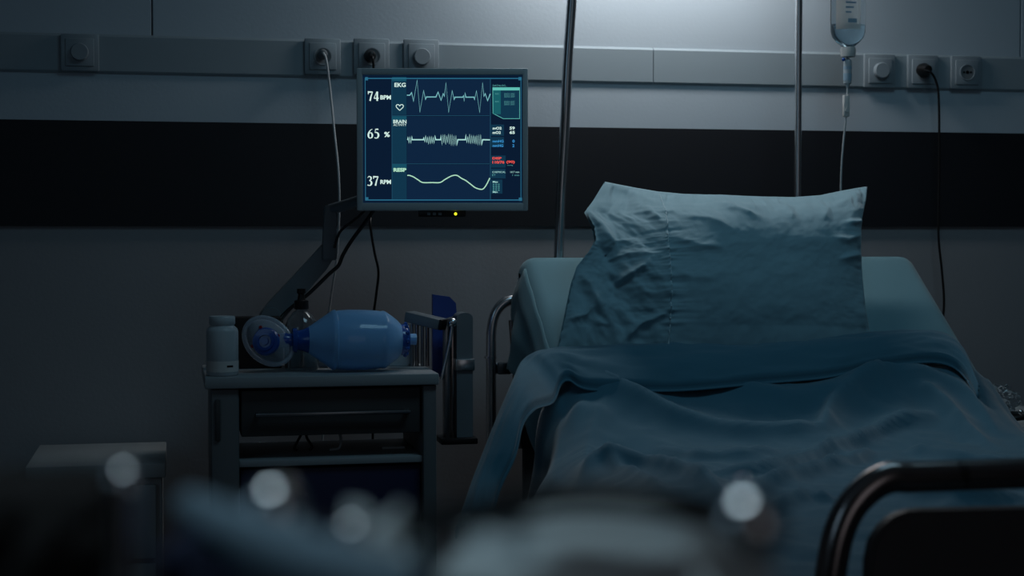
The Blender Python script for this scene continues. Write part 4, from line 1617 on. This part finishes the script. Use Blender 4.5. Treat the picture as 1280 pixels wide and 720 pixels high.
obj('tray_top', bx(-0.16, 0.24, 0.30, 0.66, TZ - 0.018, TZ, bev=0.004), M['black'], t)
bm = new()
tube(bm, [(0.04, 0.52, 0.05), (0.04, 0.52, TZ - 0.018)], 0.02)
obj('column', bm, M['steel'], t)
obj('foot', bx(-0.14, 0.22, 0.34, 0.64, 0, 0.05, bev=0.012), M['black'], t)


def lump(name, px0, px1, pytop, d, depth, m, label, cat, seed=0, rough=0.25, zlow=TZ, sq=0.6):
    a, b = nearp(px0, pytop, d), nearp(px1, pytop, d)
    c = (a + b) / 2
    hx_ = (b - a).length / 2
    top = c.z
    bm = new()
    bmesh.ops.create_icosphere(bm, subdivisions=5, radius=1.0)
    for v in bm.verts:
        n_ = v.co.normalized()
        s_ = Vector([math.copysign(abs(q_) ** sq, q_) for q_ in n_])
        r = 1 + rough * fbm(n_.x * 2.2 + seed, n_.y * 2.2, n_.z * 2.2 + seed, 3)
        loc = RT * (s_.x * hx_ * r) + Vector((FW.x, FW.y, 0)).normalized() * (s_.y * depth * r)
        z_ = zlow + (top - zlow) * (0.5 + 0.5 * s_.z * r)
        v.co = Vector((c.x + loc.x, c.y + loc.y, max(zlow + 0.0005, z_)))
    o_ = obj(name, bm, m, angle=180)
    tag(o_, label, cat)
    return o_


lump('pouch', -60, 140, 596, 0.55, 0.05, M['black_cloth'], 'black fabric pouch blurred in the bottom left corner', 'pouch', 1, 0.12)
lump('cloth_bundle', 210, 400, 645, 0.52, 0.035, M['navy_cloth'], 'navy fabric bundle blurred in front of the cart', 'cloth', 4, 0.25)
lump('gauze_pad', 555, 960, 634, 0.47, 0.036, M['pale_cloth'], 'pale crumpled gauze pad blurred at the bottom centre', 'gauze', 9, 0.18)
lump('cotton_wad', 400, 530, 652, 0.49, 0.030, M['pale_cloth'], 'small pale wad of cotton blurred left of the gauze pad', 'cotton', 14, 0.3)
bm = new()
tube(bm, catmull([nearp(238, 634, .48), nearp(290, 662, .46), nearp(350, 690, .44), nearp(430, 720, .42), nearp(520, 745, .41)], 8), [0.0055 + 0.0035 * min(1, q_ / 16) for q_ in range(33)], n=20)
tag(obj('bandage_roll', bm, M['bandage']), 'pale twisted bandage blurred across the bottom left, over the navy bundle', 'bandage')


def steth():
    t_ = thing('stethoscope', 'blurred dark stethoscope with shiny metal ends lying over the gauze', 'stethoscope', nearp(700, 640, 0.5))
    bm = new()
    P_ = [(300, 700, .50), (400, 668, .50), (480, 660, .49), (600, 640, .47), (680, 622, .46), (760, 618, .455), (840, 626, .45), (900, 640, .45), (935, 655, .45)]
    tube(bm, catmull([nearp(*q_) for q_ in P_], 8), 0.0042, n=12)
    obj('tubing', bm, M['black'], t_)
    bm = new()
    lathe(bm, [(0, -0.007), (0.008, -0.006), (0.0105, -0.001), (0.0105, 0.001)] + [(0.0105 * math.cos(a * PI / 20), 0.001 + 0.0095 * math.sin(a * PI / 20)) for a in range(1, 11)], n=32, mtx=frm(nearp(935, 657, .45), Vector((0.1, -0.2, 0.9))))
    obj('chest_piece', bm, M['mirror'], t_)
    return t_


steth()
for (px, py, d, r, lb) in [(155, 598, 0.50, 0.0055, 'small shiny metal ball cap blurred on the black pouch'),
                           (340, 631, 0.46, 0.0090, 'shiny metal cap blurred in front of the cart, brightest of the left highlights'),
                           (440, 666, 0.45, 0.0050, 'shiny metal cap blurred at the bottom, between navy bundle and gauze')]:
    c = nearp(px, py, d)
    bm = new()
    lathe(bm, [(0, TZ + 0.0006), (r * 0.9, TZ + 0.0006), (r * 0.9, c.z - r * 0.8), (r, c.z - r * 0.4)] + [(r * math.cos(a * PI / 16), c.z - r * 0.2 + r * math.sin(a * PI / 16)) for a in range(0, 9)], n=24, mtx=T(c.x, c.y, 0))
    tag(obj('metal_vial', bm, M['mirror']), lb, 'vial')
